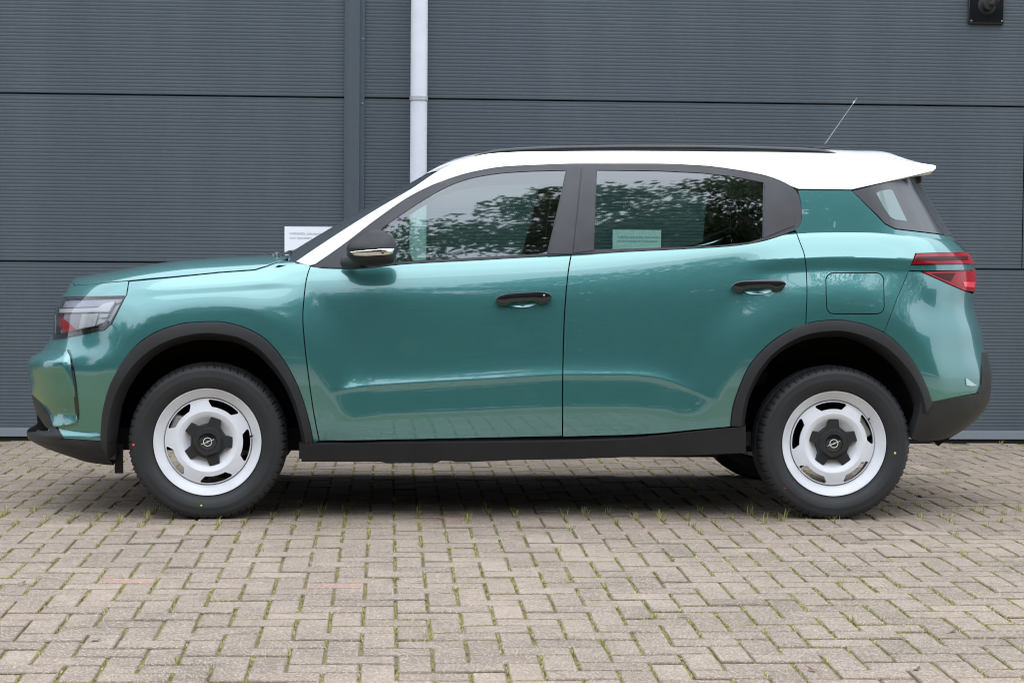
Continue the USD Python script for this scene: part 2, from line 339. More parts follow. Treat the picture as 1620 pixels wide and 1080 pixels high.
leaf_m = plain('dead_leaf', (0.16, 0.065, 0.03), 0.8)
leaf_spots = [(662, 922, .05), (628, 916, .0), (150, 1016, .4), (1080, 976, .2), (1450, 1062, .9), (1285, 1062, 2.0), (35, 925, 1.2), (1046, 833, .3), (1505, 1002, .5)]
leaf_labels = ['small brown leaf lying near the middle of the foreground paving', 'tiny red leaf scrap on paving left of the middle leaf', 'curled dark leaf at lower left in a paving joint',
    'thin brown leaf lying on paving below the rear door', 'brown twig-like leaf at the bottom right of the paving', 'reddish leaf at the bottom edge right of centre', 'small orange leaf at the far left of the paving',
    'dry leaf beside the shadow edge below the rear door', 'pale brown leaf on the paving at far right']
for (px, py, a), lb in zip(leaf_spots, leaf_labels):
    c = at_z(px, py, 0.0); c = at_z(px, py, float(ground_z(c[1])) + .003); L = .022
    q = np.linspace(-1, 1, 7); v = []; f = []
    for k, t in enumerate(q):
        w = .0065*(1-t*t)+.0004; zz = .004 + .006*t*t
        for s in (-1, 1): v.append((t*L, s*w, zz + .003*abs(s)))
    for k in range(6): f += [[2*k, 2*k+2, 2*k+3], [2*k, 2*k+3, 2*k+1]]
    v = np.array(v); R = np.array([[math.cos(a), -math.sin(a), 0], [math.sin(a), math.cos(a), 0], [0, 0, 1]])
    tag(obj('fallen_leaf', (v @ R.T + c, np.array(f)), leaf_m, None, smooth=True), lb, 'leaf')

# ================================================================== WALL
wall_m = mat('slate_sheet', {'g': ('geometry', {}), 'st': ('mapping', {'scale': (2.6, 1.0, 0.25)}), 'n': ('noise_texture', {'scale': 1.1, 'detail': 6, 'roughness': 0.65}), 'n2': ('noise_texture', {'scale': 40.0, 'detail': 3}),
    'r': ('rgb_ramp', {'ramp': [(0.28, (0.058, 0.070, 0.084)), (0.5, (0.065, 0.078, 0.092)), (0.72, (0.074, 0.087, 0.101))]}), 'r2': ('rgb_ramp', {'ramp': [(0.3, (0.95, 0.95, 0.95)), (0.7, (1.04, 1.04, 1.04))]}), 'm': ('mix', {'mix_type': 'multiply', 'fac': 1.0}),
    'p': ('principled_bsdf', {'roughness': 0.45, 'specular_ior_level': 0.35})},
    [('g.position', 'st.vector'), ('st.vector', 'n.vector'), ('g.position', 'n2.vector'), ('n.fac', 'r.fac'), ('n2.fac', 'r2.fac'), ('r.color', 'm.color1'), ('r2.color', 'm.color2'), ('m.color', 'p.base_color')])
flash_m = plain('flashing_grey', (0.17, 0.19, 0.215), 0.45)
seam_m = plain('seam_black', (0.01, 0.01, 0.012), 0.8)
wall = thing('warehouse_wall', 'dark slate grey wall of finely ribbed metal panels behind the car', 'wall', kind='structure')
def ribbed(x0, x1, z0, z1, n):
    """Panel face with fine horizontal ribs."""
    pitch = (z1-z0-.023)/n; pts = [(WALL_Y + .055, z0+.002), (WALL_Y + .006, z0+.002), (WALL_Y, z0+.006)]
    for k in range(n):
        b = z0 + .008 + k*pitch
        pts += [(WALL_Y, b), (WALL_Y, b + pitch*.50), (WALL_Y+.0011, b + pitch*.62), (WALL_Y+.0011, b + pitch*.88)]
    pts += [(WALL_Y, z1-.013), (WALL_Y+.009, z1-.0045), (WALL_Y+.055, z1-.003)]
    p = np.array(pts)
    a = np.c_[np.full(len(p), x0), p]; b = np.c_[np.full(len(p), x1), p]
    v, f = ruled([a, b]); return v, f[:, ::-1]
xcol0, xcol1 = at_y(545, 100, WALL_Y)[0], at_y(577, 100, WALL_Y)[0]
xj = at_y(1617, 400, WALL_Y)[0]
JZ = [0.075, 1.0717, 2.0697, 3.068, 4.066, 5.064]
for k in range(5):
    obj('panel', ribbed(-9.0, xcol0+.01, JZ[k], JZ[k+1], 47), wall_m, wall)
    if k == 1:
        obj('panel', ribbed(xcol1-.01, xj-.003, JZ[k], JZ[k+1], 47), wall_m, wall); obj('panel', ribbed(xj+.003, 9.0, JZ[k], JZ[k+1], 47), wall_m, wall)
    else:
        obj('panel', ribbed(xcol1-.01, 9.0, JZ[k], JZ[k+1], 47), wall_m, wall)
obj('seam_strip', box(-9, 9, WALL_Y+.03, WALL_Y+.075, .0, 5.1), seam_m, wall)
# folded cover strip over the vertical panel joint
w = xcol1-xcol0
prof = [(xcol0, 0), (xcol0, -.018), (xcol0+.022, -.034), (xcol1-.03, -.034), (xcol1-.026, -.018), (xcol1, -.016), (xcol1, 0)]
prof = np.array([(x, WALL_Y+y) for x, y in prof])
v, f = ruled([np.c_[prof, np.full(len(prof), .075)], np.c_[prof, np.full(len(prof), 5.06)]])
obj('cover_strip', (v, f[:, ::-1]), wall_m, wall)
for z in (1.115, 2.035, 2.42, 3.1):
    s = trimesh.creation.cylinder(.006, .004, sections=12); s.apply_transform(trimesh.transformations.rotation_matrix(np.pi/2, [1, 0, 0])); s.apply_translation((xcol1-.012, WALL_Y-.018, z)); obj('screw', s, flash_m, wall)
obj('base_flashing', cat(box(-9, 9, WALL_Y-.012, WALL_Y+.05, .024, .066), box(-9, 9, WALL_Y-.004, WALL_Y+.05, .066, .078)), flash_m, wall)
obj('base_gap', box(-9, 9, WALL_Y+.004, WALL_Y+.06, -.02, .0235), seam_m, wall)

# downpipe
pvc = mat('pale_pvc', {'g': ('geometry', {}), 'n': ('noise_texture', {'scale': 6.0, 'detail': 5}), 'r': ('rgb_ramp', {'ramp': [(0.3, (0.60, 0.60, 0.66)), (0.7, (0.68, 0.68, 0.73))]}), 'p': ('principled_bsdf', {'roughness': 0.35})},
    [('g.position', 'n.vector'), ('n.fac', 'r.fac'), ('r.color', 'p.base_color')])
pr = 0.0505; pyc = WALL_Y - 0.085
pc = at_y(663, 100, pyc)
dp = thing('downpipe', 'pale grey plastic rain downpipe fixed to the slate wall', 'downpipe', (pc[0], pyc, 0))
def vert(prof, seg=40):
    m = lathe(prof, seg); v = m.vertices.copy(); m.vertices = np.c_[v[:, 0], -v[:, 2], v[:, 1]]; return m
zc = at_y(663, 156, pyc)[2]
obj('upper_pipe', vert([(pr, zc), (pr, 5.0)]), pvc, dp, smooth=True)
obj('lower_pipe', vert([(pr, 0.0), (pr, zc-.004)]), pvc, dp, smooth=True)
clamp_m = plain('clamp_grey', (0.42, 0.42, 0.44), 0.4, metallic=0.2)
obj('clamp', vert([(pr, zc+.013), (pr+.004, zc+.012), (pr+.0045, zc+.008), (pr+.004, zc+.004), (pr+.004, zc-.008), (pr+.005, zc-.010), (pr+.004, zc-.013), (pr, zc-.014)]), clamp_m, dp, smooth=30)
obj('clamp_arm', box(-.01, .01, pr-.002, .085, zc-.008, zc+.008), clamp_m, dp)

# wall fitting at the upper right
a0 = at_y(1532, 38, WALL_Y-.02); a1 = at_y(1590, 0, WALL_Y-.02)
fs = a1[0]-a0[0]; fx = (a0[0]+a1[0])/2; fz = a0[2] + fs/2
fit = thing('wall_fitting', 'black square wall fitting with round boss and corner screws high on the wall', 'wall fitting', (fx, WALL_Y, fz))
obj('back_plate', rbox(-fs/2, fs/2, -.022, .004, -fs/2, fs/2, .010), gloss_black, fit, smooth=40)
obj('boss', lathe([(0, -.075), (.030, -.075), (.034, -.070), (.036, -.028), (.055, -.024), (.058, -.02)], 40), black_plastic, fit, smooth=35)
for sx in (-1, 1):
    for sz in (-1, 1):
        s = lathe([(0, -.027), (.004, -.0268), (.0055, -.025), (.0055, -.02)], 14); s.apply_translation((sx*(fs/2-.018), 0, sz*(fs/2-.018))); obj('screw', s, silver, fit, smooth=30)
st = tube([(0.012, -.07, .004), (.03, -.105, -.0), (.034, -.13, .03)], .016, 14); obj('cable_gland', st, plain('dark_brown', (.03, .022, .02), .4), fit, smooth=40)

# two small white parking signs on the wall
sign_m = plain('sign_white', (0.80, 0.80, 0.84), 0.4); ink = plain('sign_ink', (0.42, 0.42, 0.48), 0.6)
def sign(px0, px1, py0, py1, lines, label):
    a = at_y(px0, py1, WALL_Y-.01); b = at_y(px1, py0, WALL_Y-.01); w, h = b[0]-a[0], b[2]-a[2]
    t = thing('wall_sign', label, 'sign', (a[0], WALL_Y-.003, a[2]))
    obj('plate', box(0, w, -.006, .0, 0, h), sign_m, t)
    for (s, px, py, hh) in lines:
        q = at_y(px, py, WALL_Y-.01); m = meshkit.text_mesh(s, hh*.0039, .0008); v = m.vertices.copy(); m.vertices = np.c_[v[:, 0] + q[0]-a[0], -.0062 - v[:, 2], v[:, 1] + q[2]-a[2]]
        obj('lettering', m, ink, t)
sign(450, 530, 359, 413, [('PARKEREN uitsluitend', 458, 371, 3.4), ('voor bezoekers', 458, 377.5, 3.4)], 'white sign on the wall seen past the foot of the windscreen')
sign(969, 1046, 364, 416, [('Parkeren uitsluitend voor klanten', 977, 376, 3.1), ('van D.S. Standaard Technologie', 975, 382.5, 3.1)], 'white sign on the wall seen through the rear door window')
# ================================================================== CAR
car = thing('car', 'teal green compact SUV with white roof and white steel wheels parked before the slate wall', 'car')
WB, WR = 1.335, 0.332
X1, X2, XLEN, NSE = -1.45, 1.45, 1.2, 2.9
def zpy(px, py, y): return at_y(px, py, y)[2]
def sup(phi):
    r = (np.abs(np.cos(phi))**NSE + np.abs(np.sin(phi))**NSE)**(-1/NSE)
    return r*np.sin(phi), r*np.cos(phi)
_ph = np.linspace(0, np.pi/2, 160); _sx, _sy = sup(_ph)
def end_table(sil, sign, sig, w0=0.86):
    """Length of each end, level by level, so that the outline of the rounded corner meets the measured outline."""
    out = []
    for px, py in sil:
        lo, hi = 1.50, 2.60
        for _ in range(40):
            mid = (lo+hi)/2
            X = sign*(1.45 + (mid-1.45)*_sx); Y = -w0*_sy
            z = at_y(px, py, -0.55)[2]
            q = proj(np.c_[X, Y, np.full_like(X, z)])[:, 0]
            e = q.max() if sign > 0 else q.min()
            if (e < px) == (sign > 0): lo = mid
            else: hi = mid
        out.append((z, mid))
    out.sort(); out = np.array(out)
    zz = np.linspace(.15, 1.60, 600); e = np.interp(zz, out[:, 0], out[:, 1]); sm = gaussian_filter(e, sig/(zz[1]-zz[0])); k = smoothstep(.42, .50, zz) if sign < 0 else 1.0
    e = gaussian_filter(e, 2)*(1-k) + sm*k
    return lambda z: np.interp(z, zz, e)
XF = end_table([(112, 440), (106, 455), (97, 470), (90, 480), (87, 500), (84, 530), (78, 545), (62, 560), (54, 575), (54, 600), (52, 615), (54, 634), (59, 655), (60, 675), (46, 681), (42, 685), (42, 697), (68, 710), (106, 722), (150, 737)], -1, .02)
XR = end_table([(1457, 285), (1477, 315), (1494, 348), (1506, 372), (1520, 386), (1532, 398), (1540, 408), (1541, 420), (1544, 440), (1543, 458), (1539, 468), (1535, 484), (1543, 500), (1552, 520), (1553, 554), (1558, 562), (1564, 581), (1566, 615), (1563, 640), (1550, 660), (1530, 676), (1504, 690), (1470, 702)], 1, .045)

# cross-sections of the lower body: heights and half widths from sill to bonnet centre
ST = [-2.3, -1.95, -1.65, -1.35, -1.1, -0.95, -0.5, 0.2, 0.9, 1.2, 1.5, 1.8, 2.3]
ZT = {-2.3: [.20, .42, .68, .80, .89, .955, .975, .988, .994, .995], -1.95: [.20, .42, .70, .82, .91, .985, 1.010, 1.026, 1.036, 1.040],
      -1.65: [.20, .42, .72, .85, .94, 1.018, 1.050, 1.068, 1.076, 1.080], -1.35: [.20, .42, .72, .86, .965, 1.040, 1.076, 1.094, 1.100, 1.104],
      -1.1: [.20, .42, .72, .88, .99, 1.068, 1.094, 1.110, 1.116, 1.120], -0.95: [.20, .42, .72, .90, 1.01, 1.084, 1.102, 1.112, 1.118, 1.122],
      -0.5: [.20, .42, .72, .92, 1.015, 1.095, 1.10, 1.11, 1.115, 1.12], 0.2: [.20, .42, .72, .92, 1.03, 1.126, 1.135, 1.14, 1.142, 1.144],
      0.9: [.20, .42, .72, .93, 1.06, 1.192, 1.2, 1.205, 1.21, 1.21], 1.2: [.20, .42, .72, .95, 1.09, 1.236, 1.24, 1.245, 1.25, 1.25],
      1.5: [.20, .42, .72, .95, 1.10, 1.240, 1.245, 1.25, 1.255, 1.255], 1.8: [.20, .42, .72, .95, 1.09, 1.222, 1.23, 1.235, 1.24, 1.24], 2.3: [.20, .42, .72, .95, 1.08, 1.20, 1.21, 1.215, 1.22, 1.22]}
WM = [.865, .894, .900, .888, .866, .822, .74, .62, .45, .0]
WT = {x: list(WM) for x in ST}
for x in (-2.3, -1.95): WT[x] = [.80, .87, .895, .885, .862, .800, .72, .58, .38, 0]
for x in (-1.65, -1.35, -1.1): WT[x] = [.86, .894, .900, .890, .866, .800, .72, .58, .38, 0]
WT[-0.95] = [.86, .894, .900, .889, .866, .812, .73, .59, .40, 0]
for x in (1.2, 1.5, 1.8, 2.3): WT[x] = [.865, .894, .900, .890, .868, .812, .74, .62, .45, 0]
NG = 500
_xg = np.linspace(-2.3, 2.3, NG); _vg = np.linspace(0, 9, NG)
def _tab(T):
    A = np.array([T[x] for x in ST]); A = PchipInterpolator(ST, A, axis=0)(_xg); A = PchipInterpolator(np.arange(10), A, axis=1)(_vg)
    A = gaussian_filter(A, (10, 14), mode='nearest'); return A
TZ, TW = _tab(ZT), _tab(WT)
TW[:, -1] = 0
def look(T, x, v):
    x, v = np.broadcast_arrays(np.asarray(x, float), np.asarray(v, float))
    return map_coordinates(T, [np.clip((np.asarray(x)+2.3)/4.6*(NG-1), 0, NG-1), np.clip(np.asarray(v)/9*(NG-1), 0, NG-1)], order=1)
def ell(x, z, cx): return np.sqrt(((x-cx)/.455)**2 + (np.maximum(z-.372, 0)/.468)**2)
_scal = PchipInterpolator([-.92, -.80, -.70, -.5, -.2, .2, .42, .55, .68, .80, .96], [.50, .545, .563, .578, .596, .618, .619, .608, .570, .520, .45])
def relief(x, z):
    """Pressed shapes of the body sides: arch swellings, the door scallop and the shoulder folds."""
    d = np.zeros(np.broadcast(x, z).shape)
    for cx in (-WB, WB):
        d = d + .024*(1-smoothstep(1.12, 1.62, ell(x, z, cx)))*smoothstep(.2, .42, z)*(1-smoothstep(1.62, 2.0, np.abs(x)))
    # door scallop
    zc = _scal(np.clip(x, -.9, .95))
    a = smoothstep(-.83, -.70, x)*(1-smoothstep(.52, .86, x)); t = z-zc
    d = d + a*np.interp(t, _st, _sd)
    # rear shoulder fold
    zc = np.interp(x, [.8, 1.0, 1.3, 1.7, 2.3], [1.085, 1.112, 1.128, 1.124, 1.11]); a = smoothstep(.88, 1.15, x)*(1-.0*x); t = z-zc
    d = d + a*np.where(t > 0, .011*np.exp(-t/.06), .011-.012*smoothstep(0, .065, -t)+.001*smoothstep(.065, .17, -t))
    # front wing fold
    zc = np.interp(x, [-2.0, -1.7, -1.0], [.955, .968, 1.012]); a = smoothstep(-1.85, -1.65, x)*(1-smoothstep(-1.12, -.92, x)); t = z-zc
    d = d + a*np.where(t > 0, .006*np.exp(-t/.05), .006-.0075*smoothstep(0, .042, -t)+.0015*smoothstep(.042, .12, -t))
    return d
_st = np.linspace(-.35, .35, 1401); _sd = gaussian_filter(np.where(_st > 0, .022*np.exp(-np.maximum(_st, 0)/.055), .022 - .0032*smoothstep(0, .013, -_st) + .0065*smoothstep(.012, .16, -_st)), 9)
def place_end(s, z, w):
    """Wraps a side sheet round the front and rear corners."""
    s = np.asarray(s, float); x = s.copy(); y = -w
    m = s < X1
    if m.any():
        ph = np.clip((X1-s[m])/XLEN, 0, 1)*np.pi/2; a, b = sup(ph); x[m] = X1 - (XF(z[m])-1.45)*a; y[m] = -w[m]*b
    m = s > X2
    if m.any():
        ph = np.clip((s[m]-X2)/XLEN, 0, 1)*np.pi/2; a, b = sup(ph); x[m] = X2 + (XR(z[m])-1.45)*a; y[m] = -w[m]*b
    return np.stack([x, y, z], -1)
def nomx(s):
    s = np.asarray(s, float)
    f = lambda q: .75*sup(np.clip(q/XLEN, 0, 1)*np.pi/2)[0]
    return np.where(s < X1, X1 - f(X1-s), np.where(s > X2, X2 + f(s-X2), s))
def LOW(s, v):
    s, v = np.broadcast_arrays(np.asarray(s, float), np.asarray(v, float)); x = nomx(s)
    z = look(TZ, x, v); w = look(TW, x, v)
    w = w + relief(x, z)*(v < 6.5)
    return place_end(s, z, w)
def zbelt(x): return look(TZ, x, 5.0)
ZROOF_PX = [(600, 328), (653, 297), (693, 271), (741, 251), (783, 243), (850, 240.5), (1000, 240), (1200, 243), (1320, 246), (1400, 250.5), (1440, 256.5), (1480, 262.5)]
ROOFX = np.array([at_y(a, b, -.66)[0] for a, b in ZROOF_PX]); ROOFZ = np.array([at_y(a, b, -.66)[2] for a, b in ZROOF_PX])
_rz = PchipInterpolator(ROOFX, ROOFZ, extrapolate=True)
def zroof(x): return np.where(x < ROOFX[2], 9.0, _rz(np.clip(x, ROOFX[0], ROOFX[-1])))
def wgreen(x, z):
    t = z - zbelt(x); wb = look(TW, x, 5.0)
    w = wb - .190*t - .11*t*np.abs(t)
    c = np.maximum(0, z-(zroof(x)-.062)); c = np.where(zroof(x) > 5, 0, c)
    return w - 6.5*c*c
def GRN(s, z):
    s, z = np.broadcast_arrays(np.asarray(s, float), np.asarray(z, float))
    x = nomx(s); w = wgreen(np.minimum(x, 1.9), z)
    d = relief(x, z)*np.where(x > .9, 1, 0)
    return place_end(s, z, w + d)
def RFS(s, z):
    """Roof sides run straight back into the spoiler."""
    s, z = np.broadcast_arrays(np.asarray(s, float), np.asarray(z, float))
    w = wgreen(s, z)
    m = s > X2
    ph = np.clip((s-X2)/XLEN, 0, 1)*np.pi/2
    k = np.where(m, sup(np.clip((s-X2)/.95, 0, .86)*np.pi/2)[1], 1.0)
    return np.stack([s, -w*np.where(m, .4+.6*k, 1), z], -1)
def surf_n(F, s, v, e=1e-3):
    a = F(s+e, v)-F(s-e, v); b = F(s, v+e)-F(s, v-e); n = np.cross(a, b); l = np.linalg.norm(n, axis=-1, keepdims=True)
    return n/np.maximum(l, 1e-12)
class Lut:
    def __init__(self, F, ss, vs):
        S, V = np.meshgrid(ss, vs); P = F(S, V); N = surf_n(F, S, V); front = ((CPOS-P)*N).sum(-1) > 0.02*np.linalg.norm(CPOS-P, axis=-1)
        q = proj(P[front]); sv = np.c_[S[front], V[front]]
        self.li = LinearNDInterpolator(q, sv); self.nn = NearestNDInterpolator(q, sv)
    def __call__(self, pts):
        p = np.asarray(pts, float); o = self.li(p); b = np.isnan(o).any(1)
        if b.any(): o[b] = self.nn(p[b])
        return o
LL = Lut(LOW, np.linspace(-2.5, 2.5, 300), np.linspace(0, 6.6, 240))
LG = Lut(GRN, np.linspace(-1.2, 2.5, 260), np.linspace(1.0, 1.60, 170))
LR = Lut(RFS, np.linspace(-1.2, 2.2, 260), np.linspace(1.0, 1.66, 190))
def dens(pts, step=5.0):
    """Adds points along each edge of a closed outline."""
    p = np.asarray(pts, float); o = []
    for a, b in zip(p, np.roll(p, -1, axis=0)):
        n = max(1, int(np.ceil(np.linalg.norm(b-a)/step))); o.append(a + (b-a)*np.linspace(0, 1, n, endpoint=False)[:, None])
    return np.vstack(o)
def curve(pts, n=30): return [tuple(p) for p in spline(pts, n)]
def to_sv(L, pts, shrink=0.0, holes=()):
    """Outline in measured points -> polygon on the body sheet; ('sv', s, v) entries are already on the sheet."""
    if any(len(p) == 3 for p in pts):
        o = []
        seg = []
        for p in pts:
            if len(p) == 3:
                if seg: o += list(map(tuple, L(np.vstack([dens_open(seg)])))); seg = []
                o.append((p[1], p[2]))
            else: seg.append(p)
        if seg: o += list(map(tuple, L(dens_open(seg))))
        P = sg.Polygon(o)
        return P if P.is_valid else P.buffer(0)
    P = sg.Polygon(pts)
    if not P.is_valid: P = P.buffer(0)
    for h in holes: P = P.difference(sg.Polygon(h).buffer(0))
    if shrink: P = P.buffer(-shrink, join_style=1)
    geoms = [P] if P.geom_type == 'Polygon' else list(P.geoms)
    out = []
    for G in geoms:
        if G.is_empty: continue
        ext = L(dens(np.array(G.exterior.coords)[:-1])); ins = [L(dens(np.array(h.coords)[:-1])) for h in G.interiors]
        Q = sg.Polygon(ext, ins); out.append(Q if Q.is_valid else Q.buffer(0))
    return shapely.union_all(out)
def dens_open(pts, step=5.0):
    p = np.asarray(pts, float); o = []
    for a, b in zip(p[:-1], p[1:]):
        n = max(1, int(np.ceil(np.linalg.norm(b-a)/step))); o.append(a + (b-a)*np.linspace(0, 1, n, endpoint=False)[:, None])
    o.append(p[-1:]); return np.vstack(o)
def cut(F, P, ds=.016, dv=.035, off=0.0, skirt=.012, free=None):
    """The piece of body sheet F inside polygon P as (vertices, faces, normals), with its edges folded inwards."""
    x0, y0, x1, y1 = P.bounds
    gx = np.arange(math.floor(x0/ds)*ds, x1+ds, ds); gy = np.arange(math.floor(y0/dv)*dv, y1+dv, dv)
    X, Y = np.meshgrid(gx[:-1], gy[:-1]); B = shapely.box(X.ravel(), Y.ravel(), X.ravel()+ds, Y.ravel()+dv)
    shapely.prepare(P); ins = shapely.contains_properly(P, B); touch = shapely.intersects(P, B) & ~ins
    verts, faces = [], []
    lo = np.c_[X.ravel(), Y.ravel()][ins]
    if len(lo):
        q = np.stack([lo, lo+[ds, 0], lo+[ds, dv], lo+[0, dv]], 1).reshape(-1, 2); k = np.arange(len(lo))[:, None]*4
        verts.append(q); faces.append(np.vstack([k+[0, 1, 2], k+[0, 2, 3]]))
    n = len(verts[0]) if verts else 0
    pieces = shapely.intersection(B[touch], P)
    for g in pieces:
        for h in (getattr(g, 'geoms', None) or [g]):
            if h.geom_type != 'Polygon' or h.area < 1e-9: continue
            if len(h.interiors) == 0 and len(h.exterior.coords) == 4: tr = [h]
            else: tr = shapely.constrained_delaunay_triangles(h).geoms
            for t in tr:
                c = np.array(t.exterior.coords)[:3]
                if (c[1, 0]-c[0, 0])*(c[2, 1]-c[0, 1])-(c[1, 1]-c[0, 1])*(c[2, 0]-c[0, 0]) < 0: c = c[::-1]
                verts.append(c); faces.append(np.array([[n, n+1, n+2]])); n += 3
    q = np.vstack(verts); f = np.vstack(faces)
    key = np.round(q*2e5).astype(np.int64); _, first, inv = np.unique(key, axis=0, return_index=True, return_inverse=True)
    q = q[first]; f = inv.ravel()[f]; f = f[(f[:, 0] != f[:, 1]) & (f[:, 1] != f[:, 2]) & (f[:, 0] != f[:, 2])]
    N = surf_n(F, q[:, 0], q[:, 1]); v = F(q[:, 0], q[:, 1]); o = off(q, v) if callable(off) else off
    if callable(off):
        G = lambda s_, v_: F(s_, v_) + surf_n(F, s_, v_)*off(None, F(s_, v_))[:, None]
        N0 = N; N = surf_n(G, q[:, 0], q[:, 1], 6e-4); v = v + N0*o[:, None]
    else: v = v + N*o
    if skirt:
        e = np.vstack([f[:, [0, 1]], f[:, [1, 2]], f[:, [2, 0]]]); es = np.sort(e, 1)
        _, i, c = np.unique(es, axis=0, return_index=True, return_counts=True); be = e[i[c == 1]]
        if free is not None: m_ = free(q); be = be[~(m_[be[:, 0]] & m_[be[:, 1]])]
        a, b = v[be[:, 0]], v[be[:, 1]]; t = b-a; side = np.cross(t, (N[be[:, 0]])); side /= np.maximum(np.linalg.norm(side, axis=1, keepdims=True), 1e-9)
        # rounded fold: a narrow lip whose normal turns outwards, then the flange
        k = len(v); m = len(be); r = min(.002, skirt*.3)
        na, nb = N[be[:, 0]], N[be[:, 1]]
        q0 = np.vstack([a - na*r*1.0, b - nb*r*1.0]); q1 = np.vstack([a-na*skirt, b-nb*skirt])
        v = np.vstack([v, q0, q0, q1]); N = np.vstack([N, np.vstack([na, nb])*.5+np.vstack([side, side])*.86, np.vstack([side, side]), np.vstack([side, side])])
        I = np.arange(m); A, Bq = be[:, 0], be[:, 1]; a1, b1 = k+I, k+m+I; a2, b2, a3, b3 = k+2*m+I, k+3*m+I, k+4*m+I, k+5*m+I
        f = np.vstack([f, np.stack([A, a1, b1], 1), np.stack([A, b1, Bq], 1), np.stack([a2, a3, b3], 1), np.stack([a2, b3, b2], 1)])
    return v, f, N
def join(*ms):
    v, f, n, k = [], [], [], 0
    for a in ms: v.append(a[0]); f.append(a[1]+k); n.append(a[2]); k += len(a[0])
    return np.vstack(v), np.vstack(f), np.vstack(n)
def flip(m):
    if isinstance(m, trimesh.Trimesh):
        c = m.copy(); c.vertices = c.vertices*[1, -1, 1]; c.faces = c.faces[:, ::-1]; return c
    v, f = m[0]*[1, -1, 1], m[1][:, ::-1]
    return (v, f, m[2]*[1, -1, 1]) if len(m) > 2 else (v, f)
def part(name, m, material, parent=None, smooth=False, label=None):
    if isinstance(m, tuple) and len(m) == 3: return obj(name, (m[0], m[1]), material, parent or car, normals=m[2], label=label)
    return obj(name, m, material, parent or car, smooth=smooth, label=label)
def both(name, m, material, smooth=False, label=None, parents=(None, None)):
    return part(name, m, material, parents[0], smooth, label), part(name, flip(m), material, parents[1], smooth)

# ---------------------------------------------------------------- measured outlines (points of the photograph, turned into places on the body sheet)
ARCH_F = [(160, 699), (162, 660), (171, 618), (190, 579), (218, 544), (259, 520), (301, 510), (343, 508.5), (384, 517), (417, 534), (449, 570), (472, 613), (486, 655), (496, 701)]
ARCH_FI = [(181, 734), (178, 710), (183, 660), (193, 627), (212, 595), (241, 565), (278, 546), (320, 537.5), (361, 540), (394, 553), (426, 581), (452, 618), (468, 660), (477, 701)]
ARCH_R = [(1156, 673), (1159, 647), (1167, 620), (1183, 583), (1207, 553), (1233, 532), (1263, 516), (1293, 508), (1323, 506), (1360, 511), (1397, 525), (1427, 550), (1450, 580), (1465, 610), (1474, 637)]
ARCH_RI = [(1180, 673), (1185, 640), (1200, 603), (1223, 570), (1253, 548), (1287, 536), (1327, 532.5), (1360, 540), (1393, 557), (1417, 577), (1440, 607), (1453, 637), (1456, 660)]
AF, AFI, AR, ARI = curve(ARCH_F, 60), curve(ARCH_FI, 60), curve(ARCH_R, 60), curve(ARCH_RI, 60)
SHUT = [(118, 451), (164, 447), (203, 444), (278, 437), (347, 430), (403, 426), (421, 420.5), (438, 414), (447, 410)]
DOOR_F = curve([(491, 421), (485, 440), (481, 470), (479, 500), (482, 545), (488, 595), (495, 645), (505, 697)], 40)
DOOR_M = curve([(904, 401), (899, 430), (895, 470), (892.5, 510), (891, 560), (890, 620), (890, 690)], 30)
DOOR_R = curve([(1258, 363), (1266, 384), (1273, 404), (1276, 430), (1277, 470), (1276, 490), (1275, 514)], 30)
BELT = [(491, 421), (520, 424.5), (560, 425), (640, 417.5), (760, 411), (904, 402), (1000, 397.5), (1100, 392.5), (1160, 388.5), (1200, 382.5), (1235, 372.5), (1258, 363.5)]
def belt(x0, x1, n=24, dy=0):
    B = np.array(BELT); xs = np.linspace(x0, x1, n); return [(x, y+dy) for x, y in zip(xs, PchipInterpolator(B[:, 0], B[:, 1])(xs))]
def arc_from(A, x0, x1):
    A = np.array(A); m = (A[:, 0] >= min(x0, x1)-.01) & (A[:, 0] <= max(x0, x1)+.01); B = A[m]; return [tuple(p) for p in (B if x1 > x0 else B[::-1])]
GAP = 1.0
def zpad(p, d): return [(x, y+d) for x, y in p]
# front wing
wing = [(204, 445)] + [(x, y+1.2) for x, y in SHUT[3:]] + [(470, 414.5), (491, 421)] + DOOR_F[1:] + [(497, 701)] + AF[::-1][:-14]
i0 = int(np.argmin([np.hypot(x-215, y-547) for x, y in AF])); wing = [(204, 445)] + [(x, y+1.2) for x, y in SHUT[3:]] + [(470, 414.5), (491, 421)] + DOOR_F[1:] + [(497, 701)] + AF[::-1][:len(AF)-i0] + [(176, 513), (198.5, 468.5), (200.5, 466)]
both('front_wing', cut(LOW, to_sv(LL, wing, GAP*.8)), paint)
fd = belt(491, 904) + DOOR_M[1:] + [(700, 694), (505, 698)] + DOOR_F[::-1][1:-1]
dm = cut(LOW, to_sv(LL, fd, GAP), .011, .020); fdoor = list(both('front_door', dm, paint))
rd_edge = [(1275, 514), (1250, 522)] + [p for p in AR[::-1] if 1156 <= p[0] <= 1235] + [(1156, 675), (1100, 680), (1050, 685), (1000, 688), (890, 691)]
rd = belt(904, 1258) + DOOR_R[1:] + rd_edge[1:] + DOOR_M[::-1][1:-1]
dm = cut(LOW, to_sv(LL, rd, GAP), .011, .020); rdoor = list(both('rear_door', dm, paint))
